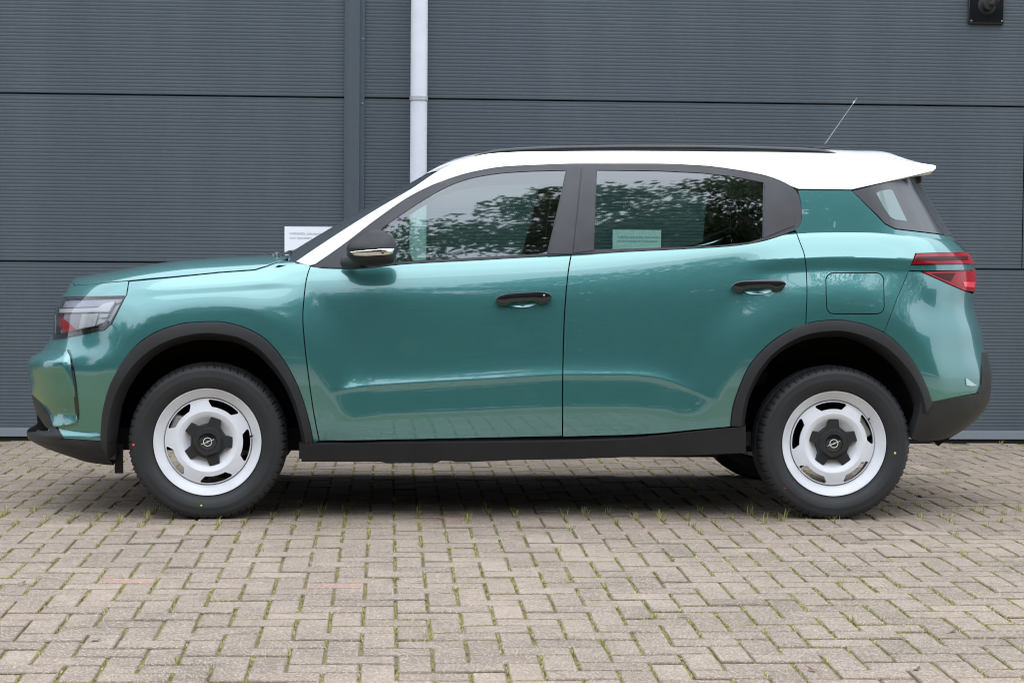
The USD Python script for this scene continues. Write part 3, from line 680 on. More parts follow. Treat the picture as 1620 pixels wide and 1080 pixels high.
# rear quarter, below and above the belt
FLAP = sg.Polygon([(1306, 431.5), (1398, 431.5), (1399.5, 496.5), (1308, 496.5)]).buffer(-12).buffer(12)
FLAPC = np.array(FLAP.exterior.coords)[:-1]
KS = int(np.argmin([abs(x-1398) for x, y in AR]))
TAIL_SEAM = [(1438, 428), (1420, 470), (1404, 512), tuple(AR[KS])]
q_sil = [('sv', 2.05, 5.02)]
quart_px = [(1258, 363)] + DOOR_R[1:] + [p for p in AR[:KS] if p[0] > 1275] + TAIL_SEAM[::-1] + [(1442, 418.5), (1448.5, 401), (1480, 400), (1512, 399.5), (1532, 399), (1521, 386), (1506, 373), (1489, 371), (1416, 362.5), (1400, 354.5), (1388, 341.5), (1347, 301), (1262, 300.5), (1267, 320), (1268.5, 347), (1265, 358)]
lowhalf = sg.Polygon([(-3, -1), (3, -1), (3, 5), (-3, 5)])
Pl = to_sv(LL, quart_px, GAP*.6, [FLAPC]).intersection(lowhalf)
SG = np.linspace(-1.2, 2.6, 200); beltcurve = np.c_[SG, LOW(SG, np.full(200, 5.0))[:, 2]]
upper = sg.Polygon(np.vstack([beltcurve, [[2.6, 2], [-1.2, 2]]]))
Pg = to_sv(LG, quart_px, GAP*.6).intersection(upper)
def biggest(P): return P if P.geom_type == 'Polygon' else max(P.geoms, key=lambda g: g.area)
quart = join(cut(LOW, biggest(Pl), skirt=0.008, free=lambda q: q[:, 1] > 4.99), cut(GRN, biggest(Pg), .013, .012, skirt=0.008, free=lambda q: q[:, 1] < np.interp(q[:, 0], beltcurve[:, 0], beltcurve[:, 1])+.0015))
rq = both('rear_quarter_panel', quart, paint)
both('fuel_flap', cut(LOW, to_sv(LL, FLAPC, 1.0)), paint)
# rear bumper skin (teal) wrapping round the back
sE = X2 + XLEN
bump_r = TAIL_SEAM + AR[KS+1:] + [(1475, 635), (1510, 628), (1545, 621.5), ('sv', 2.13, 1.72), ('sv', 2.3, 1.75), ('sv', sE, 1.75), ('sv', sE, 3.55), ('sv', 2.2, 3.75), (1541, 465), (1523, 459.5), (1498, 448.5), (1457, 430), (1440, 429)]
both('rear_bumper', cut(LOW, biggest(to_sv(LL, bump_r).buffer(-.0022)), skirt=.01), paint)
tail_mid = [(1442, 419.5), (1542, 418), ('sv', 2.2, 4.1), ('sv', sE, 4.1), ('sv', sE, 3.98), ('sv', 2.2, 3.98), (1541, 427), (1457, 428), (1438.5, 427.5)]
both('tail_panel', cut(LOW, biggest(to_sv(LL, tail_mid)), skirt=.006), paint)
both('tailgate', cut(LOW, biggest(to_sv(LL, [('sv', 2.05, 5.1), ('sv', sE, 5.1), ('sv', sE, 4.5), ('sv', 2.12, 4.5)])), skirt=.01), paint)
# lamps at the rear
def lamp(polys, lens_mat, name='tail_light'):
    pass
lt = [(1448.5, 402), (1500, 400.5), (1543, 400), ('sv', 2.28, 4.45), ('sv', 2.3, 4.2), (1545, 415), (1541, 418), (1442.5, 418)]
ll = [(1457.5, 429.5), (1500, 428.7), (1545, 428), ('sv', 2.3, 3.98), ('sv', 2.3, 3.72), (1547, 453), (1542, 462), (1523, 459), (1498, 448), (1476, 438)]
for P in (lt, ll):
    Q = biggest(to_sv(LL, P).buffer(-.0015)); m = cut(LOW, Q, off=.005, skirt=.02)
    a = part('tail_light', m, red_lens); b = part('tail_light', flip(m), red_lens)
for pts in ([(1449, 407), (1530, 406), (1530, 412), (1446, 413)],):
    m = cut(LOW, to_sv(LL, pts), off=.0062, skirt=.001); part('light_guide', m, red_deep, a)
m = cut(LOW, to_sv(LL, [(1472, 433), (1510, 432), (1503, 445), (1492, 442)]), off=.0062, skirt=.001); part('light_guide', m, red_deep, a)
m = cut(LOW, to_sv(LL, [(1522, 446), (1541, 446), (1540, 455), (1524, 453)]), off=.0062, skirt=.001); part('reflector', m, plain('red_bright', (.75, .03, .05), .2, coat_weight=1.0), a)
# black lower rear bumper
lowr = [(1454.5, 637), (1475, 634.5), (1510, 628), (1545.5, 622.5), ('sv', 2.13, 1.70), ('sv', 2.3, 1.72), ('sv', sE, 1.72), ('sv', sE, .45), ('sv', 2.2, .42), (1530, 676), (1504, 690), (1485, 695), (1454, 697), (1441, 693), (1450, 665)]
both('rear_valance', cut(LOW, biggest(to_sv(LL, lowr).buffer(-.001)), off=.004, skirt=.05), black_plastic)
vert_r = [(1546, 620), (1551, 608), (1553, 557), ('sv', 2.16, 1.95), ('sv', 2.4, 1.95), ('sv', 2.4, 1.7)]
part('bumper_corner', cut(LOW, biggest(to_sv(LL, vert_r)), off=.006, skirt=.01), black_plastic)
part('reflex_reflector', cut(LOW, biggest(to_sv(LL, [(1527, 598), (1531, 600), (1544, 609.5), (1536, 610.5), (1528, 609)])), off=.004, skirt=.003), plain('pale_insert', (.35, .5, .5), .15, coat_weight=1.0))

# ---------------------------------------------------------------- front end
sF = X1 - XLEN
nose = [(118, 452), (164, 448), (203, 445), (199.5, 467.5), (150, 469), (97, 470), ('sv', -2.2, 4.7), ('sv', sF, 4.7), ('sv', sF, 5.6), ('sv', -2.2, 5.6)]
both('nose_panel', cut(LOW, biggest(to_sv(LL, nose).buffer(-.002))), paint)
hood_sv = [tuple(p) for p in LL(np.array(SHUT))]
hb = [(p[0], p[1]+.03) for p in hood_sv] + [(-1.0, 8.98), (-1.6, 8.98), (-2.0, 8.98), (sF, 8.98), (sF, 5.7), (-2.2, 5.66)]
hp = sg.Polygon(hb).buffer(0)
both('hood', cut(LOW, biggest(hp), .016, .09), paint)
blade_px = [(47, 576), (60, 566), (77, 553.5), (107, 554), (112, 564), (118, 610), (124, 657), (123, 668), (89, 675), (76, 658), (50, 621)]
bump_f = [(84, 537), (100, 535.5), (165, 522.5), (176, 513), (216, 547)] + AF[:i0+1][::-1] + [(160, 697), (130, 695), (97, 692.5), (75, 660), (50, 624), ('sv', -2.35, 2.0), ('sv', sF, 2.0), ('sv', sF, 3.2), ('sv', -2.2, 3.2)]
both('front_bumper', cut(LOW, biggest(to_sv(LL, bump_f).buffer(-.0015).difference(to_sv(LL, blade_px)))), paint)
both('grille', cut(LOW, biggest(sg.Polygon([(-2.17, 3.25), (sF, 3.25), (sF, 4.6), (-2.17, 4.6)])), off=-.01), gloss_black)
lowf = [(181, 735), (150, 732), (120, 728), (107, 722), (70, 710), (44, 697), ('sv', -2.3, .8), ('sv', sF, .8), ('sv', sF, 1.2), ('sv', -2.3, 1.25), (44, 684), (80, 682), (97, 693.5), (130, 696), (160, 698), (176, 698)]
both('front_valance', cut(LOW, biggest(to_sv(LL, lowf)), off=.004, skirt=.06), black_plastic)
diag = [(46, 617), (52, 620), (75, 655), (101, 692), (95, 694), (80, 683), (58, 650), (47, 628)]
both('bumper_edge', cut(LOW, biggest(to_sv(LL, diag)), off=.007, skirt=.03), black_plastic)
both('lower_grille', cut(LOW, biggest(sg.Polygon([(-2.15, 1.0), (sF, 1.0), (sF, 2.1), (-2.15, 2.1)])), off=-.03), void_black)
# raised vertical blade on the bumper corner and the dark slit behind it
def bladeoff(q, v):
    p = proj(v)
    return .003 + np.interp(p[:, 1], [552, 560, 574, 580, 650, 656, 672], [.0, .010, .029, .028, -.010, -.010, .006])*smoothstep(0, 7, 126-(p[:, 0] + (108-p[:, 0])*0) - .13*(660-p[:, 1]))
both('bumper_blade', cut(LOW, to_sv(LL, blade_px), .007, .04, off=bladeoff, skirt=.012), paint)
slit = [(107.5, 553.5), (110, 553), (115, 568), (121, 610), (125, 655), (124, 664), (120, 650), (116, 610), (111, 570)]
both('air_slit', cut(LOW, to_sv(LL, slit), off=.004, skirt=.004), gloss_black)
# headlight
lens_px = [(94, 471.5), (140, 470), (197, 468.5), (186, 490), (174.5, 511), (167, 516.5), (117, 525), (92, 530), (88, 527), (88.5, 479.5)]
outer_px = [(90, 474), (97, 470), (150, 469), (199, 468), (176.5, 512), (165, 522), (100, 535.5), (85, 537.5), (84, 530), (86.5, 490)]
hl = thing('headlight', parent=car)
obj('lens', cut(LOW, to_sv(LL, lens_px), off=.002, skirt=.006)[:2], lamp_glass, hl, smooth=True)
def hp_(name, pts, m, off, sk=.004):
    c = cut(LOW, biggest(to_sv(LL, pts)), .012, .08, off=off, skirt=sk); return obj(name, (c[0], c[1]), m, hl, normals=c[2])
lp = sg.Polygon(lens_px)
frame = biggest(to_sv(LL, outer_px, 0, [np.array(lp.buffer(-.3).exterior.coords)[:-1]]))
c = cut(LOW, frame, .012, .08, off=.003, skirt=.03); obj('bezel', (c[0], c[1]), gloss_black, hl, normals=c[2])
hp_('reflector_bowl', outer_px, lamp_silver, -.022, 0)
hp_('light_bar', [(92.6, 488.4), (153.8, 486), (163.7, 479.5), (181.5, 475.6), (171.6, 493), (152.8, 492.8), (92.6, 494.3)], lamp_white, -.003, .012)
hp_('upper_housing', [(93, 474), (196, 470.5), (186, 477), (150, 483), (93, 485)], plain('lamp_grey', (.55, .54, .62), .3, metallic=.1), -.012, .008)
hp_('main_lamp', [(127, 496), (154, 495), (148, 515), (121, 520)], lamp_white, -.008, .012)
hp_('inner_housing', [(103, 496), (125, 496), (118, 521), (99, 512)], plain('lamp_grey_light', (.62, .61, .68), .3, metallic=.1), -.014, .006)
hp_('louvre', [(157, 496), (171, 495), (168, 501), (155.5, 502)], lamp_white, -.006, .01)
hp_('louvre', [(154, 505), (167, 504), (164, 509), (151, 514)], lamp_white, -.006, .01)
hp_('side_marker', [(88.6, 498), (102.5, 508), (117, 522), (96.5, 525.5), (89.6, 512)], plain('marker_red', (.55, .015, .02), .2, coat_weight=1.0), -.008, .008)
hp_('lower_bezel', [(90, 527), (117, 522), (159, 514), (170, 508), (167, 516.5), (117, 525.5), (90, 532)], gloss_black, -.004, .01)
c = cut(LOW, to_sv(LL, outer_px), off=.0, skirt=.02); part('headlight_unit', flip(c), lamp_silver)

# black inner shell behind the gaps
shell = sg.Polygon([(-1.84, 1.0), (2.1, 1.0), (2.1, 4.92), (-1.84, 4.92)])
for A in (AF, AR):
    a = LL(np.array(A)); shell = shell.difference(sg.Polygon(np.vstack([a, [[a[-1, 0]+.02, -.5]], [[a[0, 0]-.02, -.5]]])).buffer(.01))
shell = biggest(shell)
both('inner_shell', cut(LOW, shell, .04, .2, off=-.022, skirt=0), void_black)

# ---------------------------------------------------------------- arches, sills
def on_low(pts, off):
    q = LL(np.array(pts)); return LOW(q[:, 0], q[:, 1]) + surf_n(LOW, q[:, 0], q[:, 1])*off
def arch(A, AI):
    A, AI = np.array(A), np.array(AI); n = len(A); AI = resample(AI, n); A = resample(A, n); M = A + (AI-A)*.62
    c0 = on_low(A, -.004); c1 = on_low(A + (AI-A)*.04, .010); c2 = on_low(A+(AI-A)*.3, .015); c3 = on_low(M, .017); c4 = on_low(M + (AI-M)*.12, .014)
    c5 = on_low(AI, -.030); c5[:, 1] = np.minimum(c5[:, 1], -.83); c6 = c5.copy(); c6[:, 1] += .05
    return ruled([c0, c1, c2, c3, c4, c5, c6]), c6
for A, AI in ((AF, AFI), (AR, ARI)):
    m, inner = arch(A, AI)
    both('wheel_arch', m, black_plastic, smooth=38)
    cx = -WB if A is AF else WB
    cc = inner.copy(); cc[:, 1] = -.50
    # dark liner behind the arch
    q = np.linspace(math.radians(-4), math.radians(184), 50); R_ = .415
    prof = np.c_[cx + R_*np.cos(q), np.zeros(50), WR + .045 + R_*np.sin(q)]
    a = prof.copy(); a[:, 1] = -.845; b = prof.copy(); b[:, 1] = -.45
    d = np.tile([[cx, -.45, WR]], (50, 1))
    both('wheel_liner', ruled([resample(inner, 50)[::-1], a, b, d]), void_black)
SL_TOP = [(474, 703), (500, 697.5), (700, 693.5), (890, 690), (1000, 687), (1050, 684), (1100, 679.5), (1180, 673)]
SL_EDGE = [(474, 704), (486, 702.5), (600, 701), (890, 698.5), (1000, 694.5), (1060, 687.5), (1120, 680), (1180, 674)]
SL_BOT = [(477, 730), (540, 730), (605, 730), (612, 732.5), (690, 732), (697, 728.5), (715, 728.5), (722, 731), (780, 729), (820, 727), (900, 726), (1000, 722.5), (1100, 719.5), (1180, 716)]
n = 90
c0 = at_y(*resample(SL_TOP, n).T, -.868); c1 = at_y(*resample(SL_EDGE, n).T, -.926); c2 = at_y(*resample(SL_BOT, n).T, -.895)
c0b = c0.copy(); c0b[:, 1] = -.84; c0b[:, 2] += .01; c3 = c2.copy(); c3[:, 1] = -.62; c3[:, 2] += .01
c1b = c1.copy(); c1b[:, 2] -= .006; c1b[:, 1] += .002
v, f = ruled([c0b, c0, c1, c1b, c2, c3]); both('sill', (v, f[:, ::-1]), black_plastic, smooth=25)
e = at_y(np.array([474.]), np.array([716.]), -.88)[0]
both('sill_end', box(e[0]-.002, e[0]+.04, -.885, -.6, .258, .325), black_plastic)
part('floor_pan', cat(box(-.84, .84, -.83, .83, .262, .32), box(-1.9, 1.6, -.60, .60, .265, .36)), void_black)
fl = at_y(np.array([182., 195]), np.array([748., 724]), -.70)
part('air_flap', cat(box(fl[0][0], fl[1][0], -.712, -.70, fl[0][2], fl[1][2]+.06)), black_plastic)

# ---------------------------------------------------------------- glasshouse
TRIM_O = [(491, 423), (543, 387), (600, 343.5), (653, 308), (700, 286.5), (750, 271.5), (800, 263.5), (850, 261), (917, 259), (1027, 259), (1110, 262), (1160, 268), (1210, 277.5), (1243, 290), (1260, 302), (1266.5, 317), (1268.5, 347), (1265, 359), (1258, 365)]
WHITE_TOP = [(468, 413.5), (533, 370), (600, 328), (653, 297), (693, 270.5), (741, 250), (783, 242), (850, 239.5), (1000, 239), (1200, 242), (1320, 245), (1400, 249.5), (1440, 255.5), (1480, 261.5)]
TO = curve(TRIM_O, 90)
white = curve(WHITE_TOP, 70) + [(1481, 266), (1477, 270), (1441, 279), (1347, 300), (1264, 299)] + [p for p in TO[::-1] if p[1] < 421.5 and not (p[0] > 1255 and p[1] > 298)] + [(488, 421)]
both('roof_side', cut(RFS, biggest(to_sv(LR, white, .3)), .012, .01, skirt=.03, free=lambda q: q[:, 1] > _rz(np.clip(q[:, 0], ROOFX[0], ROOFX[-1]))-.006), white_paint)
FG = curve([(575, 385), (602, 363), (633, 340.5), (683, 308.5), (717, 291), (750, 280.5), (800, 273), (850, 270.3), (895, 269.3)], 40) + [(886, 312), (875, 360), (865, 400.5), (760, 406.5), (633, 414), (585, 417), (560, 416)]
RG = [(945, 269), (1040, 270), (1110, 273.3), (1160, 279), (1208, 288.5), (1207.5, 330), (1207, 376), (1184, 383), (1130, 388.5), (1060, 391), (940, 394.5), (942, 330)]
BP1 = [(896.5, 269), (919, 266), (905.5, 401.5), (866.5, 401), (877, 359), (888, 311)]
BP2 = [(921.5, 266), (943.5, 268.5), (940.5, 330), (938.5, 396), (907, 400)]
CP = [(1209.5, 289), (1235, 297), (1249, 306.5), (1256, 330), (1256, 357), (1208.5, 376)]
SAIL = [(509, 422), (560, 386), (601, 356), (604, 362), (577, 385), (562, 414), (556, 424)]
trim_out = TO + [(x, y) for x, y in belt(520, 1258)[::-1]] + [(520, 424)]
half_f = sg.Polygon([(400, 200), (921, 200), (921, 264), (906, 402), (906, 500), (400, 500)])
tp = sg.Polygon(trim_out).buffer(0)
holes = [sg.Polygon(x).buffer(.2) for x in (FG, RG, BP1, BP2, CP)]
tf = tp.intersection(half_f); tr = tp.difference(half_f)
for h in holes: tf = tf.difference(h); tr = tr.difference(h)
for P, dr in ((tf, fdoor), (tr, rdoor)):
    geoms = [P] if P.geom_type == 'Polygon' else [g for g in P.geoms if g.area > 20]
    ms = [cut(GRN, biggest(to_sv(LG, np.array(g.exterior.coords)[:-1], 0, [np.array(h.coords)[:-1] for h in g.interiors])), .012, .008, off=-.002, skirt=.012) for g in geoms]
    both('window_frame', join(*ms), trim_black, parents=dr)
both('b_pillar_cover', cut(GRN, to_sv(LG, BP1), .012, .012, off=.001, skirt=.006), trim_black, parents=fdoor)
both('b_pillar_cover', cut(GRN, to_sv(LG, BP2), .012, .012, off=.001, skirt=.006), trim_black, parents=rdoor)
both('c_pillar_cover', cut(GRN, to_sv(LG, CP), .012, .012, off=.001, skirt=.006), trim_black, parents=rdoor)
def pane(P, dr, name='window'):
    m = cut(GRN, to_sv(LG, P, -1.0), .02, .02, off=-.008, skirt=0); both(name, m, side_glass, parents=dr)
pane(FG, fdoor); pane(RG, rdoor)
QG = [(1347.5, 302), (1400, 289), (1441, 279.5), (1447, 284.5), (1477, 330), (1488, 370), (1416, 361.5), (1400, 353.5), (1388, 340.5)]
QI = [(1386, 306), (1392, 302), (1408, 299.5), (1412, 302), (1435, 350), (1416, 347.5), (1408, 343), (1399, 330)]
QGf = QG[:4] + [(1470, 316), (1487, 348), (1501, 372)] + QG[5:]
qp = biggest(to_sv(LG, QGf, .4)); qi = to_sv(LG, QI)
both('quarter_window', cut(GRN, qp, .013, .012, off=.0, skirt=.006), dark_glass)
both('quarter_pane', cut(GRN, qi, .013, .012, off=.0012, skirt=.001), plain('quarter_pane', (.20, .26, .26), .03, coat_weight=1.0))
both('rear_window', cut(GRN, biggest(sg.Polygon([(2.02, 1.225), (sE, 1.215), (sE, 1.50), (1.93, 1.50)])), .02, .02, off=.002, skirt=.01), dark_glass)
c = at_y(1448, 283, -.55); part('spoiler_bracket', rbox(c[0]-.03, c[0]+.012, -.62, .62, c[2]-.02, c[2]+.03, .008), black_plastic)
# windscreen between the pillars
wl = np.array(curve([(464, 416), (533, 371), (600, 329), (653, 298), (693, 272.5)], 24)); q = LR(wl); L0 = RFS(q[:, 0], q[:, 1]) + np.array([0, .004, -.004])
ts = np.linspace(-1, 1, 25); rows = []
for t in ts:
    c = L0.copy(); w = -L0[:, 1]; c[:, 1] = t*w
    c[:, 0] -= .085*(1-t*t)*np.linspace(1.5, .6, len(c)); c[:, 2] += .012*(1-t*t)*np.linspace(.4, 1.6, len(c)); rows.append(c)
v, f = ruled(rows); part('windscreen', (v, f), screen_glass, smooth=True)
# cowl and wipers
part('cowl', ruled([np.array([[r[0][0]+.02, r[0][1], r[0][2]-.004] for r in rows]), np.array([[r[0][0]-.06, r[0][1]*1.02, r[0][2]-.006] for r in rows]), np.array([[r[0][0]-.10, r[0][1]*1.02, r[0][2]-.03] for r in rows])]), void_black)
c = at_y(441, 405, -.62)
wp = part('wiper', cat(tube([c+[.0, 0, -.02], c+[-.012, .0, .012], c+[.008, .03, .010], c+[.015, .06, -.004]], .007, 8), tube([c+[.004, 0, .0], c+[.03, .25, .02], c+[.08, .62, .03]], .006, 8), tube([c+[-.03, .12, .002], c+[-.085, .5, .012]], .008, 8)), gloss_black, smooth=True)
# roof skin
xe = np.linspace(at_y(693, 271.5, -.66)[0], at_y(1480, 265, -.60)[0], 90)
zr = _rz(np.clip(xe, ROOFX[0], ROOFX[-1])) - .001; we = -RFS(xe, zr)[:, 1]
crown = np.interp(xe, [xe[0], xe[0]+.12, xe[0]+.4, 1.5, at_y(1400, 245, -.5)[0], at_y(1432, 252, -.5)[0], xe[-1]], [.004, .020, .028, .050, .060, .030, .004])
rows = []
for t in np.sin(np.linspace(-np.pi/2, np.pi/2, 41)):
    bulge = crown*(.55*(1-abs(t)**7) + .45*(1-t*t)); back = np.where(xe > 1.5, .0, 0)
    fwd = -.06*(1-t*t)*(1-smoothstep(xe[0], xe[0]+.5, xe))
    rows.append(np.c_[xe+fwd, t*we, zr + bulge])
v, f = ruled(rows); part('roof', (v, f), white_paint, smooth=True)
und = np.array([(r[0], r[2]) for r in at_y(np.array([1441., 1460, 1477.]), np.array([279., 274.5, 270.2]), -.60)])
part('spoiler_underside', cat(*[trimesh.Trimesh(*ruled([np.c_[und[:, 0], np.full(3, -.56), und[:, 1]], np.c_[und[:, 0], np.full(3, .56), und[:, 1]]]), process=False)]), white_paint)
# roof rails
def rail(sgn):
    top = spline([(741, 252), (758, 243.5), (783, 236.5), (830, 232.7), (916, 230), (1000, 229), (1100, 229.2), (1223, 232), (1293, 235), (1315, 239.5), (1331, 246)], 60)
    bot = np.interp(top[:, 0], [741, 763, 793, 830, 892, 1000, 1100, 1199, 1273, 1331], [253.5, 249.5, 245.5, 243, 240.5, 239.3, 239.5, 241.5, 244.8, 247.5])
    y = -.665; T = at_y(top[:, 0], top[:, 1], y); B = at_y(top[:, 0], bot, y); rows = []
    for k, (yy, tt) in enumerate([(0.012, -.3), (0.0, .0), (-.013, .10), (-.017, .35), (-.016, .72), (-.009, .95), (.004, 1.0), (.022, .95), (.030, .6), (.028, -.3)]):
        P = B + (T-B)*tt; P[:, 1] = (y+yy); rows.append(P)
    v, f = ruled(rows); m = (v, f)
    return m if sgn < 0 else flip(m)
rail_m = grained('rail_black', (0.012, 0.012, 0.013), 0.28, bump=0.00005)
part('roof_rail', rail(-1), rail_m, smooth=50); part('roof_rail', rail(1), rail_m, smooth=50)
# aerial
a = at_y(1303, 231, -.02); b = at_y(1356, 155, -.02)
an = part('aerial', tube(np.linspace(a + (b-a)*.04, b, 12), np.linspace(.0026, .0015, 12), 8), plain('aerial_grey', (.22, .22, .24), .4), smooth=True)
c = at_y(1299, 236, -.02); part('aerial_base', rbox(c[0]-.045, c[0]+.04, -.05, .01, c[2]-.03, c[2]+.012, .012), black_plastic, an, smooth=50)
d_ = (b-a); part('aerial_ring', tube([a+d_*.88, a+d_*.93], .0036, 8), silver, an)

# ---------------------------------------------------------------- door handles and mirror
def handle(px0, px1, top, bot, tilt, door, keyhole):
    """Gloss black grab handle over a scooped recess."""
    n = 26; xs = np.linspace(px0, px1, n); t = np.linspace(-1, 1, n)
    mid = (top+bot)/2 - tilt*t; h = (bot-top)/2*(1-np.abs(t)**5)**.5 + .15
    rows = []
    hl_ = 1-.75*np.exp(-(t/.52)**6)
    for k, (a, o) in enumerate([(1.0, -.002), (.99, .024), (.93, .0325), (.62, .0338), (.1, .033), (-.5, .0305), (-.9, .025), (-1.0, -.002)]):
        rows.append(on_low(np.c_[xs, mid - a*h*(hl_ if a < 0 else 1)], o*1.0))
    v, f = ruled(rows); m = (v, f)
    hs = [part('handle', m, gloss_black, door[0], smooth=45), part('handle', flip(m), gloss_black, door[1], smooth=45)]
    # scooped cup below the grip
    w = px1-px0; cxp = px0+w*.49; cyp = (top+bot)/2 + (bot-top)*.36
    q = np.linspace(0, 2*np.pi, 28, endpoint=False); cup = np.c_[cxp + w*.27*np.cos(q), cyp + (bot-top)*.36*np.sin(q) - tilt*.5*np.cos(q)]
    rr = [on_low(np.array([cxp, cyp]) + (cup-[cxp, cyp])*k, o) for k, o in ((1.0, .0045), (.9, .0042), (.75, .0035))]
    V = [np.vstack([r, r[:1]]) for r in rr]; cen = np.tile(on_low(np.array([[cxp, cyp+3]]), .001), (29, 1))
    v, f = ruled(V + [cen]); part('cup', (v, f), paint, door[0], smooth=True); part('cup', flip((v, f)), paint, door[1], smooth=True)
    if keyhole:
        c = on_low(np.array([[px0+w*.86, (top+bot)/2-tilt*.75-2.5]]), .031)[0]; l = lathe([(0, -.003), (.004, -.003), (.006, -.001), (.0065, .004)], 16); l.apply_translation(c); obj('lock', l, silver, hs[0], smooth=30)
handle(784, 872, 464, 482.5, 2.2, fdoor, True); handle(1157, 1242, 445, 462, 1.2, rdoor, False)

mir_px = [(547, 392), (551.5, 383.5), (564, 374), (576, 367), (588.5, 362), (599, 363), (612.6, 368), (622, 375), (626.5, 386), (627.3, 398), (626, 410), (622, 416), (612, 418.5), (585, 421), (570, 420), (556, 412), (549, 404)]
ym = -.985
MP = np.array([at_y(a, b, ym) for a, b in spline(mir_px + mir_px[:1], 73)[:-1]]); mc = at_y(588, 393, ym)
def mdome(rho, ang, h, up=0):
    k = (1-rho**2.6); return h*np.sqrt(np.maximum(k, 0))
rows = []
for rho in (0.02, .2, .4, .55, .68, .78, .86, .92, .96, .985, 1.0):
    P = mc + (MP-mc)*rho; rel = (P[:, 2]-mc[2])/.07
    P[:, 1] = ym - mdome(rho, 0, .085)*(1 - .35*smoothstep(-.05, .9, rel)) ; rows.append(P)
for rho, dy in ((.99, .02), (.93, .05), (.8, .075), (.5, .085), (.02, .088)):
    P = mc + (MP-mc)*rho; P[:, 1] = ym + dy; rows.append(P)
rows = [np.vstack([r, r[:1]]) for r in rows]
v, f = ruled(rows); mirror = [part('wing_mirror', (v, f[:, ::-1]), black_plastic, smooth=50)]
mirror.append(part('wing_mirror', flip((v, f[:, ::-1])), black_plastic, smooth=50))
def mir_at(px, py, o):
    P = at_y(px, py, ym-.07); d = P-mc; ang = np.arctan2(d[:, 2], d[:, 0]); A = np.arctan2(MP[:, 2]-mc[2], MP[:, 0]-mc[0]); R = np.hypot(MP[:, 0]-mc[0], MP[:, 2]-mc[2]); k = np.argsort(A)
    rho = np.clip(np.hypot(d[:, 0], d[:, 2])/np.interp(ang, A[k], R[k], period=2*np.pi), 0, 1); rel = d[:, 2]/.07
    P[:, 1] = ym - mdome(rho, 0, .085)*(1-.35*smoothstep(-.05, .9, rel)) - o; return P
n = 24; xs = np.linspace(553.5, 623.5, n); tp_ = np.interp(xs, [553.5, 575, 600, 623.5], [398, 396, 394, 393]); bt_ = np.interp(xs, [553.5, 560, 580, 599, 620, 623.5], [399, 404.5, 405, 404, 402.5, 395])
v, f = ruled([mir_at(xs, bt_, .0005), mir_at(xs, bt_-.5, .0035), mir_at(xs, (tp_+bt_)/2, .005), mir_at(xs, tp_+.5, .0035), mir_at(xs, tp_, .0005)]); part('turn_signal', (v, f), chrome, mirror[0], smooth=50)
c = mir_at(np.array([605.5]), np.array([399.5]), .006)[0]; s = trimesh.creation.icosphere(2, .006); s.apply_translation(c); part('camera', s, gloss_black, mirror[0], smooth=True)
ft = [at_y(548, 414, -.86), at_y(562, 414, -.92), at_y(575, 411, -.97)]
part('mirror_foot', tube(spline(ft, 12), np.linspace(.030, .034, 12), 18), black_plastic, mirror[0], smooth=50)
c = part('sail_panel', cut(GRN, to_sv(LG, SAIL), .012, .01, off=.001, skirt=.006), trim_black, fdoor[0])

# ---------------------------------------------------------------- wheels
def tyre():
    R, Ri, hw = WR, .226, .108
    prof = [(Ri, -hw*.72), (Ri+.004, -hw*.80), (Ri+.012, -hw*.90), (Ri+.022, -hw*.97), (Ri+.034, -hw*1.02), (.272, -hw*1.045), (.276, -hw*1.052), (.280, -hw*1.046), (.296, -hw*1.02), (.300, -hw*1.022), (.304, -hw*1.008), (.312, -hw*.965), (.320, -hw*.91), (.326, -hw*.84), (.3300, -hw*.74), (R, -hw*.60)]
    for g in (-.30, .0, .30): prof += [(R, hw*(g-.05)), (R-.008, hw*(g-.035)), (R-.008, hw*(g+.035)), (R, hw*(g+.05))]
    prof += [(R, hw*.60), (.33, hw*.74), (.312, hw*.965), (.28, hw*1.04), (Ri, hw*.75)]
    seg = 300; m = lathe(prof, seg); v = m.vertices; n = len(prof); ang = np.repeat(np.arange(seg), n); row = np.tile(np.arange(n), seg)
    notch = (ang % 5 == 0)
    sh = notch & (row >= 12) & (row <= 16); r = np.hypot(v[:, 0], v[:, 2]); k = np.where(sh, (r-.0065)/r, 1.0)
    fine = (ang % 5 == 3) & (row >= 13) & (row <= 16); k = np.where(fine, (r-.003)/r, k)
    v[:, 0] *= k; v[:, 2] *= k; m.vertices = v
    # the tyre flattens slightly where it stands
    v = m.vertices; low = v[:, 2] < -R+.006; v[low, 2] = -R+.006; m.vertices = v
    return m
def ccw(P): return [tuple(p) for p in sg.polygon.orient(P, 1.0).exterior.coords][:-1]
